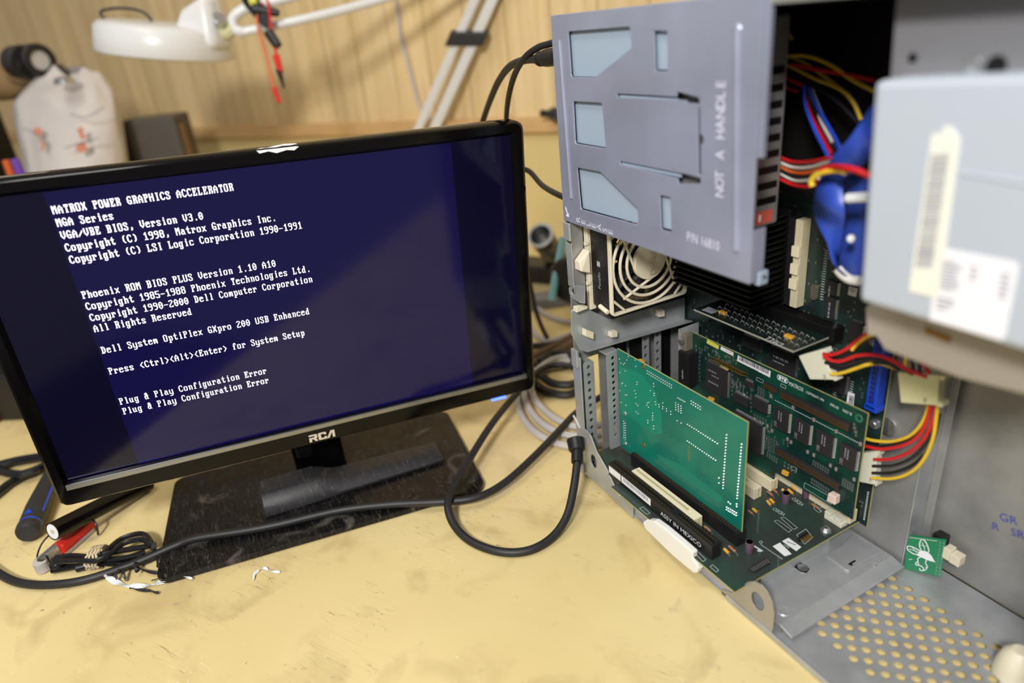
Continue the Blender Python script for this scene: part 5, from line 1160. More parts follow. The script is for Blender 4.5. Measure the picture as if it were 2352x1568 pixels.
# stickers and lettering
for P, m, nm in (([(.0686,.1476),(.0837,.1467),(.083,.1425),(.0676,.1433)], 'yellowl', 'yellow_sticker'), ([(.086,.147),(.1016,.1465),(.1012,.1428),(.0855,.1434)], 'label', 'white_sticker'), ([(.1066,.146),(.1437,.1453),(.1434,.1391),(.1062,.14)], 'label', 'barcode_sticker')):
    MB().poly(P, on_y(ms - .0001), .0001).build(nm, m, gx)
b = MB(); p0, p1 = [Vector(p) for p in [(.1087,.0563,.1442),(.141,.0563,.1437)]]; rnd = random.Random(8); x = p0.x
while x < p1.x: w = rnd.uniform(.0003, .0007); b.box((x, ms - .00025, p0.z - .0022 + (p1.z - p0.z) * (x - p0.x) / (p1.x - p0.x)), (x + w, ms - .0001, p0.z + .0022 + (p1.z - p0.z) * (x - p0.x) / (p1.x - p0.x))); x += w + rnd.uniform(.0003, .0007)
b.build('barcode', 'ink', gx)
b = MB(); fit_text(b, 'AZ409074', (.1193,.0562,.1388), (.1303,.0562,.139), Z, .0014); b.build('sticker_print', 'ink', gx)
b = MB(); fit_text(b, '36 1091', (.0914,.0562,.1443), (.0999,.0562,.1442), Z, .0018); b.build('sticker_print', 'ruby', gx)
b = MB()
fit_text(b, 'MATROX', (.163,.0562,.1405), (.1774,.0562,.1405), Z, .0036); fit_text(b, 'COPYRIGHT 1996', (.1798,.0562,.1408), (.1968,.0562,.1405), Z, .0021)
fit_text(b, '590-05', (.2023,.0562,.1401), (.21,.0562,.1398), Z, .0021); fit_text(b, 'REV B', (.2136,.0562,.1401), (.2214,.0562,.14), Z, .0021); b.build('board_lettering', 'white', gx)
b = MB(); p0, p1 = [Vector(p) for p in [(.1505,.0562,.1437),(.162,.0562,.1429)]]; cx, cz_, hw_ = (p0.x + p1.x) / 2, (p0.z + p1.z) / 2, (p1.x - p0.x) / 2
b.poly(rrect(cx - hw_, cz_ - .0026, cx + hw_, cz_ + .0026, .0025), on_y(ms - .00015), .0001, [rrect(cx - hw_ + .0005, cz_ - .0021, cx + hw_ - .0005, cz_ + .0021, .002)])
for k in (-1, 0, 1):
    x = cx + k * .0028
    b.poly([(x - .0012, cz_ - .0015), (x + .0012, cz_ - .0015), (x + .0012, cz_ + .0015), (x - .0012, cz_ + .0015)] if k else [(x - .0013, cz_ + .0015), (x, cz_ - .0016), (x + .0013, cz_ + .0015)], on_y(ms - .00015), .0001)
b.build('maker_emblem', 'white', gx)
b = MB(); p0, p1 = [Vector(p) for p in [(.151,.0562,.1205),(.2322,.0562,.1203)]]
for i in range(44):
    p = p0.lerp(p1, i / 43); b.quad(p + Vector((-.0006, -.0001, -.0004)), p + Vector((.0006, -.0001, -.0004)), p + Vector((.0006, -.0001, .0004)), p + Vector((-.0006, -.0001, .0004)))
def rectl(P):
    P = [Vector(p) for p in P]
    for i in range(4):
        a, c = P[i], P[(i + 1) % 4]; d = (c - a).normalized(); n_ = Y.cross(d) * .00018; b.quad(a - n_, c - n_, c + n_, a + n_)
rectl([(.1873,.0562,.0576),(.214,.0562,.0592),(.2136,.0562,.052),(.1869,.0562,.0523)]); rectl([(.1296,.0562,.1337),(.1369,.0562,.1337),(.1363,.0562,.1307),(.1289,.0562,.1307)]); rectl([(.1553,.0562,.1387),(.1605,.0562,.1386),(.1599,.0562,.1357),(.155,.0562,.1359)]); rectl([(.1725,.0562,.0666),(.1782,.0562,.0671),(.1782,.0562,.0635),(.1724,.0562,.0629)])
b.build('silk_marks', 'silk', gx)
# small surface parts: rows first, then a scatter in the bare zones
S = []
def rws(a, c, n, rows=1, dz=-.003):
    for r in range(rows):
        for i in range(n): t = i / max(1, n - 1); S.append((a[0] + (c[0] - a[0]) * t, a[1] + (c[1] - a[1]) * t + dz * r))
rws(*[(.1939,.0651),(.2101,.0647)], 8, 2, -.0034); rws(*[(.1934,.0828),(.2074,.0825)], 7, 2, -.0028); rws(*[(.144,.081),(.1555,.0811)], 5, 5, -.003); rws(*[(.0589,.1343),(.0599,.1003)], 9, 1); rws(*[(.0542,.1354),(.0551,.0982)], 9, 1)
rws(*[(.1321,.1245),(.1376,.1242)], 3, 3, -.0028); rws(*[(.1294,.0959),(.142,.0964)], 5, 2, -.0028); rws(*[(.1033,.1183),(.115,.1184)], 4, 3, -.0028); rws(*[(.1239,.1181),(.1253,.0975)], 6, 1); rws(*[(.2215,.0818),(.2301,.0818)], 5, 3, -.0026)
rws(*[(.102,.1423),(.1054,.1402)], 2, 2); rws(*[(.1443,.1252),(.1469,.121)], 3, 1); rws(*[(.1626,.0866),(.167,.0862)], 2, 2, -.003); rws(*[(.1011,.128),(.1024,.1041)], 7, 1); rws(*[(.2245,.1339),(.227,.1284)], 3, 2)
rws(*[(.1659,.0657),(.1776,.066)], 4, 2, -.0035); rws(*[(.1468,.0651),(.157,.0642)], 5, 2, -.003)
rnd = random.Random(4)
S2 = []
for P, n in (([(.0597,.1404),(.1021,.1409),(.1007,.1348),(.0583,.1237)], 26), ([(.0996,.1231),(.126,.1218),(.1253,.1089),(.1005,.1062)], 22), ([(.1426,.0889),(.1581,.087),(.1567,.0677),(.1442,.0681)], 16), ([(.1443,.1067),(.1496,.1065),(.149,.0865),(.1428,.0862)], 8)):
    for _ in range(n):
        s_, t_ = rnd.random(), rnd.random(); a = Vector(P[0]).lerp(Vector(P[1]), s_); c = Vector(P[3]).lerp(Vector(P[2]), s_); q = a.lerp(c, t_); S2.append((q.x, q.y))
pieces(gx, 'surface_part', [(x, ms, z) for x, z in S + S2], lambda b, p: b.box((p.x - .0006, p.y - .0006, p.z - .001), (p.x + .0006, p.y, p.z + .001)), 'silver')
for P in [(.1461,.0562,.1226),(.1693,.0562,.1227),(.1899,.0562,.1209),(.2107,.0562,.1206),(.2317,.0562,.1204),(.1447,.0562,.0921),(.15,.0562,.0898),(.1666,.0562,.0902),(.1704,.0562,.0891),(.1873,.0562,.0887),(.1934,.0562,.089),(.2093,.0562,.088),(.2145,.0562,.0876),(.2306,.0562,.0874)]: MB().box((P[0] - .0011, ms - .0012, P[2] - .0016), (P[0] + .0011, ms, P[2] + .0016)).build('chip_capacitor', mat('cap_ends', (150, 138, 132), .4, .2) if 'cap_ends' not in bpy.data.materials else bpy.data.materials['cap_ends'], gx, .0003)
MB().lathe(Vector((.2274,.0562,.1407)), -Y, [(0, .0034), (.0003, .0032), (.0003, .0018), (-.0004, .0016)], 18, False).build('mount_hole', mat('mint_pad', (46, 112, 86), .4), gx)
# rear end of the graphics card: bracket, connector shell, black block
MB().box((mx0 - .004, .045, .036), (mx0 - .003, .07, .152)).build('card_bracket', 'galv', gx, .0004)
MB().box((mx0 - .003, .0475, .118), (mx0 + .0035, .0575, .147)).build('connector_shell', mat('nickel', (178, 168, 146), .4, .7), gx, .001)
MB().cyl((mx0 + .001, .046, .1405), (mx0 + .001, .043, .1405), .0028, n=6).build('jack_screw', 'silver', gx)
MB().box((mx0 - .003, .044, .0935), (mx0 + .011, .0562, .1305)).build('connector_block', 'black', gx, .0012)
b = MB(); fit_text(b, 'AMP', (mx0 + .003, .0438, .112), (mx0 + .003, .0438, .102), X, .0022); b.build('block_print', 'silk', gx)

# main board on the tray
MY = .0809
mb = thing('main_board', 'dark green main board standing upright at the back of the case', 'circuit board', (.12, MY, .029))
MB().box((.004, MY, .029), (.2305, MY + .0016, .30)).build('board', 'pcbmb', mb)
MB().box((.2305, MY, .029), (.2307, MY + .0014, .30)).build('board_edge', 'edge', mb)
def mchip(P, h, nm, leads=(1, 1, 1, 1), words=()): return chip(P, h, nm, leads, 'chip', mb, MY, words)
mchip([(.1713,.2286),(.1807,.2291),(.1797,.2172),(.1705,.217)], .0025, 'logic_chip', (0, 1, 0, 1), (('#', .3, .6, .003, 'v'),))
mchip([(.1719,.2154),(.1808,.2157),(.1803,.1977),(.1715,.1976)], .0025, 'logic_chip', (0, 1, 0, 1), (('#', .4, .75, .003, 'v'),))
mchip([(.1945,.2014),(.2057,.2021),(.2055,.1867),(.1946,.1855)], .003, 'controller_chip')
mchip([(.1213,.1529),(.1491,.1534),(.149,.133),(.1207,.133)], .003, 'controller_chip', words=(('#', .2, .6, .004, 'h'), ('#', .2, .4, .003, 'h')))
mchip([(.184,.1564),(.1973,.1565),(.1984,.1385),(.1849,.1385)], .003, 'controller_chip')
mchip([(.0896,.1532),(.11,.1526),(.1093,.1418),(.0894,.1423)], .003, 'cache_chip')
c = Vector((.161,.0809,.2153)); 
b = MB(); b.poly(rrect(c.x - .003, c.z - .0065, c.x + .003, c.z + .0065, .0029), on_y(MY - .003), .003); b.build('crystal', mat('worn_metal', (150, 146, 130), .35, .8), mb, .0006)
vs = MB().box((.1438, MY - .009, .2), (.1505, MY, .272)).build('memory_socket', mat('shaded_cream_slot', (206, 196, 164), .5), mb, .0004)
for z in (.243, .2285, .216): MB().box((.1436, MY - .0115, z), (.1507, MY - .009, z + .0085)).build('socket_clip', 'cream', vs, .0004)
MB().box((.1375, MY - .009, .2), (.1435, MY, .272)).build('memory_socket', 'black', mb, .0004)
for P in ([(.1892,.2276),(.1961,.2277),(.1957,.2208),(.1887,.2209)], [(.1989,.1421),(.2048,.1423),(.2052,.1304),(.1988,.1306)], [(.1844,.1882),(.1886,.1885),(.1887,.18),(.1846,.1796)]):
    MB().poly(P, on_y(MY - .0002), .0002).build('paper_sticker', 'label', mb)
b = MB(); fit_text(b, 'K2V', (.1902,.0804,.2242), (.195,.0804,.2242), Z, .003); b.build('sticker_print', 'ink', mb)
b = MB(); p = Vector((.2008,.0804,.1316))
for i in range(7): b.box((p.x, MY - .0004, p.z + .0012 * i), (p.x + .004, MY - .0002, p.z + .0005 + .0012 * i))
b.build('barcode', 'ink', mb)
# blue drive connector, upright
bx = .0075
ide = MB().box((.2205, MY - .0095, .142), (.2292, MY, .235)).build('drive_connector', 'blue', mb, .0006)
b = MB(); b.box((.2228, MY - .0097, .147), (.2268, MY - .0095, .232)); b.build('connector_mouth', mat('deep_blue', (14, 40, 130), .5), ide)
b = MB()
for r in (0, 1):
    for i in range(20): b.box((.2236 + .0018 * r, MY - .0105, .1495 + .0041 * i), (.2241 + .0018 * r, MY - .0096, .1500 + .0041 * i))
b.build('pin_row', 'silver', ide)
MB().box((.2196, MY - .0095, .1395), (.2302, MY, .1445)).build('connector_end', 'blue', ide, .0008)
for pt in ((.2156,.079,.192), (.2252,.079,.1256)):
    p = Vector(pt); MB().lathe(p, -Y, [(-.002, .0042), (.001, .004), (.0025, .0028), (.003, 0)], 14).build('screw', 'silver', mb, smooth=True)
MB().lathe(Vector((.2308,.088,.1226)), -Y, [(0, .008), (.001, .0078), (.0016, .006), (.0016, 0)], 20).build('standoff', 'silver', mb, smooth=True)
S = []; rnd = random.Random(11)
for _ in range(620):
    x = rnd.uniform(.02, .228); z = rnd.uniform(.04, .29)
    S.append((round(x / .0022) * .0022, MY, round(z / .0031) * .0031))
S.sort(key=lambda p: -p[0])
pieces(mb, 'surface_part', S, lambda b, p: b.box((p.x - .0005, p.y - .0008, p.z - .0009), (p.x + .0005, p.y, p.z + .0009)), mat('dull_solder', (150, 152, 150), .4, .7))
for (x0, z0, n, s_) in ((.2, .12, 16, 1), (.186, .125, 14, 1), (.21, .065, 20, 1), (.216, .05, 18, 1), (.165, .21, 20, 1)):
    b = MB()
    for i in range(n): b.quad((x0, MY - .0001, z0 + .0021 * i), (x0 + .003, MY - .0001, z0 + .0021 * i), (x0 + .003, MY - .0001, z0 + .0021 * i + .0007), (x0, MY - .0001, z0 + .0021 * i + .0007))
    b.build('print_ladder', 'silk', mb)

b = MB()
for k in range(14): b.quad((.2268, MY - .0001, .034 + .0021 * k), (.2284, MY - .0001, .034 + .0021 * k), (.2284, MY - .0001, .0353 + .0021 * k), (.2268, MY - .0001, .0353 + .0021 * k))
b.build('board_lettering', 'silk', mb)
MB().box((.16, .0795, .18), (.19, MY, .195)).build('card_socket', 'black', mb, .0005)
MB().box((.06, .0795, .18), (.16, MY, .195)).build('card_socket', 'black', mb, .0005)

# processor heat sink: black fins
hs = thing('heat_sink', 'large black finned heat sink under the power supply, on the main board', 'heat sink', (.09, .06, .2))
MB().box((.03, .074, .202), (.136, MY, .278)).build('base_block', 'fin', hs, .0005)
for k in range(15): MB().box((.03, .036, .2035 + .005 * k), (.136, .0745, .205 + .005 * k)).build('fin', 'fin', hs)

# dark daughter card lying flat above the graphics card
DZ = .188
dc = thing('daughter_card', 'black circuit card lying flat above the graphics card with upside down white lettering', 'circuit board', (.13, .055, DZ))
MB().box((.079, .0302, DZ - .0008), (.186, .0785, DZ + .0008)).build('board', 'pcbk', dc)
MB().box((.079, .0299, DZ - .0007), (.186, .0302, DZ + .0007)).build('board_edge', mat('grey_edge', (150, 152, 140), .6), dc); MB().box((.186, .03, DZ - .0007), (.1862, .0785, DZ + .0007)).build('board_edge', bpy.data.materials['grey_edge'], dc)
b = MB(); fit_text(b, 'DELL', (.1751,.0334,.1889), (.1575,.0355,.1889), (0, -1, 0), .0058); b.build('white_lettering', 'white', dc)
for p in ((.1691,.0443,.1889), (.1032,.04,.1889)): MB().box((p[0] - .0035, p[1] - .002, DZ + .0008), (p[0] + .0035, p[1] + .002, DZ + .0035)).build('tantalum_capacitor', 'orange', dc, .0005)
MB().poly([(.0851,.0331),(.084,.0425),(.0961,.042),(.0968,.0341)], on_z(DZ + .0008), .0002).build('grey_sticker', 'greyink', dc)
S = []
for i in range(17):
    for r in range(3): S.append((.092 + .0056 * i, .037 + .0085 * r + .0008 * math.sin(i * 2.3), DZ + .0008))
pieces(dc, 'surface_part', S, lambda b, p: b.tube([p, p + Vector((.001, .0006, .0025)), p + Vector((.003, .0012, .0008))], .00045, 5, 2), bpy.data.materials['dull_solder'])
MB().box((.075, .068, DZ - .004), (.19, .0795, DZ + .008)).build('card_connector', 'fin', dc, .0006)

# ---------------------------------------------------------------- drive at the right, near the camera
dr = thing('disk_drive', 'blurred pale grey drive box with white barcode stickers, right of the opening', 'disk drive', (.33, -.03, .26))
P = [(.28,.3886),(.3797,.3938),(.4065,.2814),(.2862,.28)]
MB().poly(P, on_y(YS), .06).build('housing', 'drive', dr, .003)
P2 = [(.2807,.384),(.3628,.3886),(.3631,.3874),(.2809,.3825)]
MB().poly([(.3248,.3529),(.3592,.3515),(.3595,.3501),(.3251,.3515)], on_y(YS - .0006), .0008).build('pressed_line', 'drive', dr, .0003)
bl = MB().poly([(.3114,.3671),(.3159,.3678),(.3158,.3706),(.3194,.3709),(.3238,.366),(.3268,.294),(.3122,.293)], on_y(YS - .0006), .0005).build('barcode_sticker', mat('cream_label', (230, 230, 216), .6), dr, .0004)
b = MB(); A_, B_ = [Vector(p) for p in [(.3167,-.0469,.3593),(.3176,-.0469,.3069)]]; w = Vector((.004, 0, .0008)); rnd = random.Random(2); t = 0
while t < 1:
    d = rnd.uniform(.006, .02); a = A_.lerp(B_, t); c = A_.lerp(B_, min(1, t + d)); b.quad(a - w, a + w, c + w, c - w); t += d + rnd.uniform(.006, .016)
b.build('barcode', 'greyink', bl)
wl = MB().poly([(.322,.3179),(.3548,.3188),(.3567,.3174),(.3575,.2848),(.3565,.2829),(.3242,.2823)], on_y(YS - .0004), .0003).build('info_sticker', 'label', dr, .0003)
def greyblock(P, n, seed):
    P = [Vector(p) for p in P]; rnd = random.Random(seed); b = MB()
    for i in range(n):
        t0, t1 = (i + .15) / n, (i + .6) / n; e = rnd.uniform(.6, 1)
        a, c = P[0].lerp(P[3], t0), P[1].lerp(P[2], t0); a2, c2 = P[0].lerp(P[3], t1), P[1].lerp(P[2], t1)
        b.quad(a, a.lerp(c, e), a2.lerp(c2, e), a2)
    b.build('sticker_print', 'greyink', wl)
greyblock([(.3255,-.0467,.3127),(.3349,-.0467,.3138),(.3361,-.0467,.2989),(.3265,-.0467,.298)], 9, 1); greyblock([(.326,-.0467,.2952),(.334,-.0467,.2956),(.3346,-.0467,.2885),(.3266,-.0467,.288)], 3, 2); greyblock([(.3382,-.0467,.3134),(.3418,-.0467,.3137),(.3422,-.0467,.3057),(.3385,-.0467,.3056)], 3, 3); greyblock([(.3507,-.0467,.3135),(.3559,-.0467,.3137),(.3568,-.0467,.3013),(.3515,-.0467,.3009)], 5, 4)
MB().poly([(.2771,.2695),(.3631,.2724),(.3681,.2483),(.3289,.2431),(.2877,.2433),(.2815,.2497),(.2755,.248),(.2722,.2659)], on_y(-.02), .05).build('lower_bracket', mat('warm_grey_steel', (176, 170, 160), .5, .4), dr, .002)
MB().poly([(.3076,.2654),(.3214,.2642),(.3213,.2608),(.3085,.2619)], on_y(-.0206), .0006).build('bracket_slot', 'brass', dr)
cg = thing('drive_bay', 'grey steel drive bay sheet with screw holes above the pale drive box', 'bracket', (.32, -.03, .39))
MB().poly([(.2735,.4251),(.3661,.4192),(.3762,.377),(.2766,.3715)], on_y(-.028), .0012).build('bay_sheet', mat('mid_grey_bay_steel', (136, 136, 140), .5, .4, .04, 60), cg)  # bay sheet in one even mid-grey steel
for u, r in (((.2855,-.0285,.3966), .0022), ((.3229,-.0285,.3931), .0044)): MB().cyl(Vector(u), Vector(u) + Y * .0003, r, n=12).build('screw_hole', 'fin', cg)
MB().lathe(Vector((.3134,-.0285,.3935)), -Y, [(0, .004), (.0015, .0035), (.002, 0)], 14).build('screw_head', 'silver', cg, smooth=True)

# ---------------------------------------------------------------- wires and connectors
def wires(t, lst, r=.0011):
    for m, pts in lst: MB().tube(pts, r, 8, 6).build('wire', m, t, smooth=True)
def molex(t, P, th, face_pt=None, words=None, m='nylon'):
    """four front corners TL TR BR BL; body goes back by th along +y"""
    P = [Vector(p) for p in P]; n = (P[1] - P[0]).cross(P[3] - P[0]).normalized(); n = n if n.y > 0 else -n
    b = MB(); b.hexa([P[3], P[2], P[2] + n * th, P[3] + n * th, P[0], P[1], P[1] + n * th, P[0] + n * th]); o = b.build('connector_body', m, t, .0008)
    e = (P[1] - P[0]); f = (P[2] - P[1])
    b = MB(); q0 = P[1] - f * .0; 
    for a in (0, .88): 
        c = P[1] + f * a; k = f * .16; b.hexa([c, c + e * .12, c + e * .12 + n * th, c + n * th, c + k, c + k + e * .12, c + k + e * .12 + n * th, c + k + n * th])
    b.build('connector_lug', m, t, .0004)
    if words:
        c = P[1] + f * .78 - e * .32; b = MB(); uu = f.normalized(); vv = e.normalized(); b.text(words, .0036, lambda x, y: c + uu * x * .8 + vv * y * .9 - n * .0003); b.build('connector_print', 'ink', t)
    return o
p2 = thing('power_plug', 'white four-pin power plug marked P2 hanging over the graphics card', 'connector', (.205,.03,.1839), 'power plugs')
molex(p2, [(.1874,.034,.1838),(.2067,.034,.1966),(.2189,.034,.1768),(.1993,.034,.1687)], .007, words='P2')
wires(p2, (('redw', [(.21,.032,.195),(.217,.032,.197),(.2258,.032,.2037),(.2339,.032,.2133),(.2496,.02,.2289),(.2632,.01,.243)]), ('yelw', [(.2309,.033,.2055),(.2344,.033,.2117),(.2456,.024,.2229),(.2594,.012,.2343),(.2727,0,.2457)]),
           ('blkw', [(.207,.038,.1882),(.217,.038,.1932),(.2277,.038,.202),(.2419,.03,.2173),(.2594,.015,.232),(.2704,.005,.2425)]), ('redw', [(.2113,.031,.1937),(.2193,.031,.1932),(.2265,.031,.1963),(.235,.031,.203),(.2444,.031,.2079),(.2537,.031,.2103),(.263,.031,.2101),(.2723,.031,.2081),(.2844,.031,.208)]),
           ('blkw', [(.2109,.034,.1878),(.2238,.034,.1903),(.2344,.034,.1977),(.2447,.034,.2035),(.2549,.034,.2064),(.2643,.034,.2058),(.2744,.034,.2047)]), ('blkw', [(.2114,.036,.1841),(.2237,.036,.1875),(.2345,.036,.1935),(.2447,.036,.2002),(.2548,.036,.2037),(.2643,.036,.2027)]),
           ('yelw', [(.217,.033,.1829),(.2191,.033,.1818),(.2272,.033,.1868),(.2357,.033,.1934),(.244,.033,.1998),(.2474,.042,.1988),(.257,.045,.1977)])), .00125)
p3 = thing('power_plug', 'white power plug marked P3 poking out behind the right edge of the graphics card', 'connector', (.2315,.068,.0911), 'power plugs')
molex(p3, [(.2252,.066,.104),(.2387,.066,.114),(.241,.066,.0839),(.2281,.066,.0789)], .007, words='P3')
wires(p3, (('yelw', [(.2273,.066,.1192),(.2361,.066,.1216),(.2491,.066,.1281),(.2607,.066,.1391),(.2673,.066,.1533),(.2698,.066,.1701),(.2692,.066,.1915)]), ('blkw', [(.2267,.068,.1126),(.2421,.068,.119),(.2586,.068,.1335),(.267,.068,.1506),(.2703,.068,.1679),(.2695,.068,.191)]), ('redw', [(.2291,.064,.1139),(.2448,.064,.1198),(.2613,.064,.1336),(.2694,.064,.1487),(.2719,.064,.1667),(.2711,.064,.1897)]),
           ('redw', [(.2388,.064,.1071),(.2524,.064,.1156),(.2651,.064,.1298),(.2732,.064,.1482),(.2755,.064,.1667),(.2738,.064,.1909)]), ('blkw', [(.2374,.066,.0994),(.2536,.066,.1096),(.2662,.066,.1245),(.2743,.066,.1445),(.2758,.066,.1644)]), ('blkw', [(.2379,.066,.0933),(.2544,.066,.1039),(.2685,.066,.1205),(.2765,.066,.1421),(.2775,.066,.1652)]), ('yelw', [(.2396,.063,.0912),(.2538,.063,.099),(.2656,.063,.1103),(.2738,.063,.1256),(.2779,.063,.1458),(.2774,.063,.1663),(.2759,.063,.1889)])), .00125)
p4 = thing('power_plug', 'yellowed power plug behind the lower edge of the pale drive box', 'connector', (.2631,.06,.1793), 'power plugs')
molex(p4, [(.2506,.056,.1888),(.2782,.056,.1981),(.2802,.056,.1763),(.2561,.056,.1673)], .008, words='P4', m='nylony')
wires(p4, (('yelw', [(.2564,.058,.1889),(.2542,.058,.1953),(.2532,.058,.2074)]), ('blkw', [(.2605,.058,.1906),(.2587,.058,.1981),(.2552,.058,.2081)]), ('blkw', [(.2645,.058,.1916),(.2632,.058,.1999),(.259,.058,.2111)]), ('redw', [(.2719,.058,.1941),(.269,.058,.1974),(.2637,.058,.2024),(.2581,.058,.2092)])), .0012)

def ribbon(t, L_, R_, name='ribbon'):
    L_ = smooth_path(L_, 6); R_ = smooth_path(R_, 6); bm = bmesh.new(); uv = bm.loops.layers.uv.new('UVMap'); off = Vector(ORG[t.name])
    th = .0004; A = [bm.verts.new(p - off) for p in L_]; B = [bm.verts.new(p - off) for p in R_]
    for i in range(len(A) - 1):
        f = bm.faces.new((A[i], B[i], B[i + 1], A[i + 1]))
        for lp, c in zip(f.loops, ((0, i), (1, i), (1, i + 1), (0, i + 1))): lp[uv].uv = (c[0], c[1] / 10)
    me = bpy.data.meshes.new(name); bm.to_mesh(me); bm.free(); me.materials.append(M['ribbon']); me.shade_smooth()
    o = bpy.data.objects.new(name, me); COL.objects.link(o); o.parent = t; ORG[o.name] = tuple(off)
    s = o.modifiers.new('thick', 'SOLIDIFY'); s.thickness = .0006
    return o
rb = thing('ribbon_cable', 'blue ribbon cable folded and tied beside the pale drive box', 'ribbon cable', (.219,.02,.3121))
ribbon(rb, [(.2548,-.005,.3748),(.2436,0,.3639),(.2356,0,.3516),(.2221,.005,.339),(.2143,.01,.3268)], [(.2572,0,.3507),(.2434,.01,.3405),(.2374,.01,.3336),(.2295,.01,.3275),(.2166,.018,.319)])
ribbon(rb, [(.2125,.012,.3276),(.2081,.012,.3189),(.2065,.012,.309),(.2082,.012,.2994),(.2135,.012,.2904),(.2193,.012,.283),(.2238,.012,.2725),(.2324,.012,.2674)], [(.2203,.018,.3262),(.227,.012,.3176),(.2313,.01,.3054),(.2241,.02,.2908),(.223,.02,.2791),(.2225,.02,.2702),(.2248,.02,.2649),(.2317,.02,.2608)])
ribbon(rb, [(.2098,.03,.3226),(.2149,.03,.3123),(.2178,.03,.2988),(.2171,.03,.2843),(.2157,.03,.2691),(.219,.03,.2609),(.2278,.03,.2557)], [(.2283,.034,.3217),(.2298,.034,.3111),(.2313,.034,.3004),(.2326,.034,.2866),(.2336,.034,.2725),(.2337,.034,.2607),(.2329,.034,.2545)])
b = MB(); b.tube([(.2231,.02,.2651),(.2277,.02,.2621),(.2333,.02,.2607),(.2394,.02,.2615)], .003, 8); b.build('white_edge', 'whitep', rb, smooth=True)
MB().cyl((.2351,.005,.3163), (.2487,.005,.3193), .003, n=12).build('cable_tie', 'white', rb, .0006, True)
MB().ball((.2335,.015,.2889), .0028, 8).build('tie_knob', 'white', rb, smooth=True)
ty = thing('tie_wire', 'yellow and red wire wrapped round the blue ribbon cable', 'wire', (.2239,0,.3273))
MB().tube([(.214,0,.3212),(.213,0,.3245),(.2161,0,.3283),(.2219,0,.3312),(.2293,0,.3329),(.2387,-.004,.334)], .0019, 10).build('yellow_wire', 'yelw', ty, smooth=True)
MB().tube([(.2188,0,.3313),(.2261,0,.3345),(.2393,-.006,.3367),(.2492,-.008,.3366),(.2576,-.008,.3345)], .0018, 10).build('red_wire', 'redw', ty, smooth=True)
w1 = thing('wire_bundle', 'blue, white and black wires slanting down to the tied blue ribbon cable', 'wires', (.1738,.05,.3492), 'wire bundles')
wires(w1, (('bluw', [(.1601,.05,.3724),(.1621,.05,.3599),(.1781,.04,.3482),(.1949,.03,.3387),(.2096,.02,.3325)]), ('bluw', [(.1621,.052,.3708),(.1693,.052,.3599),(.1887,.04,.3503),(.204,.03,.3436),(.2156,.02,.3397)]), ('whtw', [(.1626,.054,.3706),(.1704,.054,.3569),(.1907,.04,.3477),(.2059,.03,.3411),(.2174,.02,.3373)]), ('blkw', [(.1575,.055,.3703),(.1654,.055,.3565),(.1875,.04,.3461),(.2031,.03,.3382)]), ('redw', [(.1545,.056,.3701),(.162,.056,.3534),(.1863,.04,.3419),(.2012,.03,.3353)]), ('whtw', [(.1582,.056,.3688),(.1652,.056,.3564),(.1846,.042,.3484),(.2001,.032,.3416)])), .0012)
w2 = thing('wire_bundle', 'red, white and black wires running level from the power supply to the ribbon cable', 'wires', (.1796,.03,.3216), 'wire bundles')
wires(w2, (('redw', [(.1523,.035,.3279),(.1658,.035,.3249),(.1884,.025,.3287),(.2177,.01,.3372)]), ('whtw', [(.1546,.035,.3237),(.1681,.035,.3211),(.1904,.025,.3255),(.2158,.012,.3346)]), ('orgw', [(.1539,.036,.321),(.1675,.036,.3175),(.1908,.025,.3222),(.2128,.015,.3311)]), ('blkw', [(.1541,.036,.3189),(.1696,.036,.3151),(.1927,.025,.3202),(.2118,.015,.3267)]), ('whtw', [(.1535,.037,.3156),(.169,.037,.3119),(.1913,.025,.3172),(.2058,.015,.3226)]), ('redw', [(.1538,.037,.3116),(.1693,.037,.3086),(.1924,.025,.3133),(.2076,.015,.321)])), .0012)
w3 = thing('wire_bundle', 'yellow and dark red wires arching across the dark top of the case', 'wires', (.1714,.04,.3858), 'wire bundles')
wires(w3, (('yelw', [(.1296,.05,.3889),(.1489,.05,.3833),(.1674,.05,.3766),(.1881,.05,.3704),(.1986,.05,.3628),(.2055,.05,.3527)]), ('yelw', [(.1416,.045,.3907),(.1632,.045,.3911),(.1838,.045,.3852),(.2006,.045,.3765),(.2163,.045,.3705)]), ('redw', [(.126,.05,.3846),(.142,.05,.3776),(.1573,.05,.3723)]), ('redw', [(.1531,.045,.3858),(.1743,.045,.3826),(.194,.045,.3802),(.2155,.045,.3767)]), ('blkw', [(.1302,.05,.3818),(.1607,.05,.3738),(.1857,.05,.3636),(.2032,.05,.3512)]), ('yelw', [(.14,.05,.4088),(.144,.05,.4043),(.1472,.05,.401)]), ('redw', [(.1197,.055,.3797),(.1362,.055,.3712),(.1498,.055,.3673)]), ('yelw', [(.1285,.055,.3926),(.1515,.055,.3869),(.1735,.055,.3761),(.1912,.055,.3659)])), .0012)

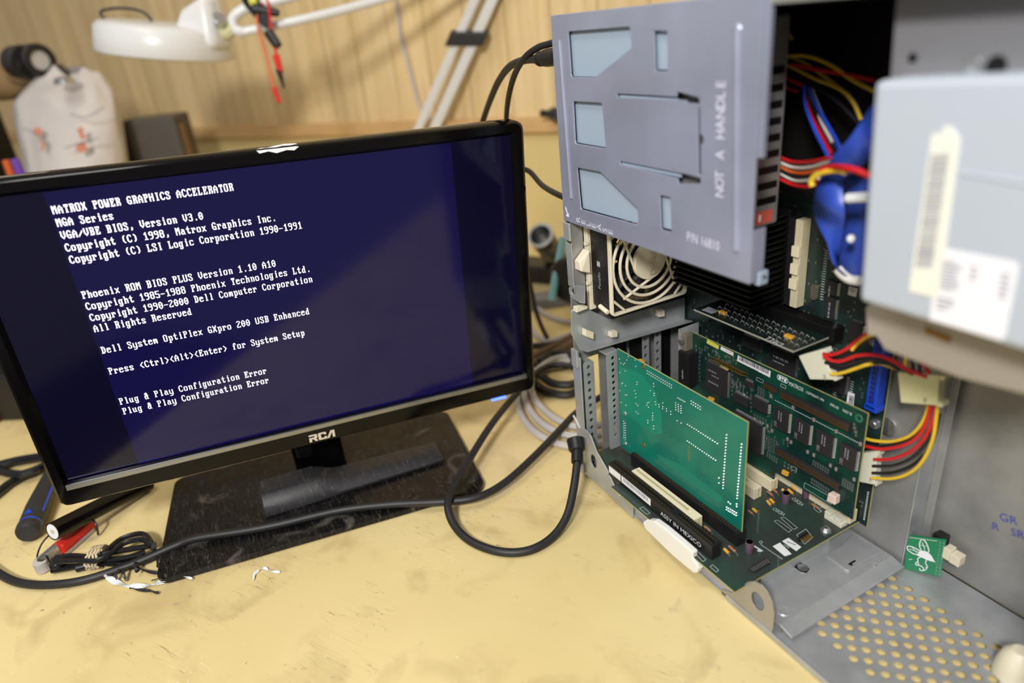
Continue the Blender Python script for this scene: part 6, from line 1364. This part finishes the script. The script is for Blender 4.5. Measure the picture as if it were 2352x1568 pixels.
# ---------------------------------------------------------------- little adapter board with the insect emblem
BL, BR_ = Vector((.2635,.0849,.0044)), Vector((.2824,.1025,.0044))
BL = Vector((.2615,.0885,.0009)); BL.z = max(BL.z, .0044); BR_ = Vector((.2836,.1,.0067)); TL_ = Vector((.2587,.0905,.0352)); TR_ = Vector((.281,.102,.0409))
nb = (BR_ - BL).cross(TL_ - BL).normalized(); nb = nb if nb.y < 0 else -nb
ad = thing('adapter_board', 'small green adapter board with white insect emblem leaning at the end of the shelf', 'circuit board', tuple((BL + BR_) / 2))
def bl_(a, c, t=0): return BL.lerp(BR_, a).lerp(TL_.lerp(TR_, a), c) + nb * t
b = MB(); b.hexa([bl_(0, 0), bl_(1, 0), bl_(1, 0, -.0016), bl_(0, 0, -.0016), bl_(0, 1), bl_(1, 1), bl_(1, 1, -.0016), bl_(0, 1, -.0016)]); b.build('board', 'pcbb', ad)
b = MB()
def strip(P, w=.012, closed=False, t=.0002):
    P = [Vector((x, y, 0)) for x, y in P]; P = smooth_path(P + ([P[0]] if closed else []), 4)
    for i in range(len(P) - 1):
        d = (P[i + 1] - P[i]); d = d.normalized() if d.length else Vector((1, 0, 0)); n_ = Vector((-d.y, d.x, 0)) * w
        b.face([b.v(bl_(q.x, q.y, t)) for q in (P[i] - n_, P[i + 1] - n_, P[i + 1] + n_, P[i] + n_)])
strip([(.05, .58), (.02, .66), (.08, .7), (.22, .67), (.42, .58), (.4, .5), (.2, .5)], .014, True); strip([(.42, .6), (.34, .76), (.36, .92), (.44, .93), (.54, .8), (.6, .62)], .014, True)
strip([(.08, .62), (.36, .56)], .008); strip([(.4, .86), (.5, .66)], .008); strip([(.15, .68), (.3, .54)], .006); strip([(.37, .78), (.52, .76)], .006)
body = [(.3, .47), (.36, .6), (.48, .64), (.6, .6), (.68, .54), (.74, .46), (.82, .36), (.76, .38), (.68, .38), (.56, .4), (.42, .44)]
V = [b.v(bl_(x, y, .0002)) for x, y in body]; b.face(V)
strip([(.42, .45), (.34, .38), (.36, .3)], .014); strip([(.58, .42), (.56, .3), (.62, .22), (.6, .14)], .013); strip([(.36, .3), (.3, .24), (.34, .18), (.38, .24), (.34, .29)], .014); strip([(.38, .2), (.48, .18), (.54, .1), (.46, .06), (.42, .12)], .014); strip([(.5, .06), (.6, .12), (.58, .2)], .01)
strip([(.1, .3), (.2, .34)], .008)
b.build('insect_emblem', 'white', ad)
for c_ in (.865, .955):
    for k in range(11): MB().ball(bl_(c_, .06 + .085 * k, .0003), .0007, 6).build('solder_joint', 'solder', ad)
b = MB(); A_ = bl_(.06, .93, .0002); [b.quad(bl_(.06 + .045 * k, .94, .0002), bl_(.09 + .045 * k, .94, .0002), bl_(.09 + .045 * k, .965, .0002), bl_(.06 + .045 * k, .965, .0002)) for k in range(16)]; b.build('board_lettering', 'silk', ad)
p = Vector((.2748,.107,.0372)); b = MB(); b.box((p.x - .004, p.y - .004, p.z - .006), (p.x + .0045, p.y + .004, p.z + .003)); b.build('black_plug', 'black', ad, .0008)
p = Vector((.2846,.104,.0311)); q = Vector((.2941,.104,.035)); 
b = MB(); b.box((p.x - .0035, .1, p.z - .006), (p.x + .002, .108, p.z + .004)); b.box((p.x + .002, .1, p.z - .0066), (q.x, .108, p.z + .002)); b.build('cream_plug', 'beige', ad, .0006)
# pale plastic foot low right
t = thing('cream_clip', 'blurred cream plastic piece on the vented floor at the lower right corner', 'plastic clip', (.3573,.0647,.0024))
c = Vector((.3591,.0604,.012))
MB().lathe((c.x, c.y, .0043), Z, [(0, .013), (.008, .012), (.018, .009), (.022, .005), (.022, 0)], 20).build('foot_body', 'beige', t, smooth=True)
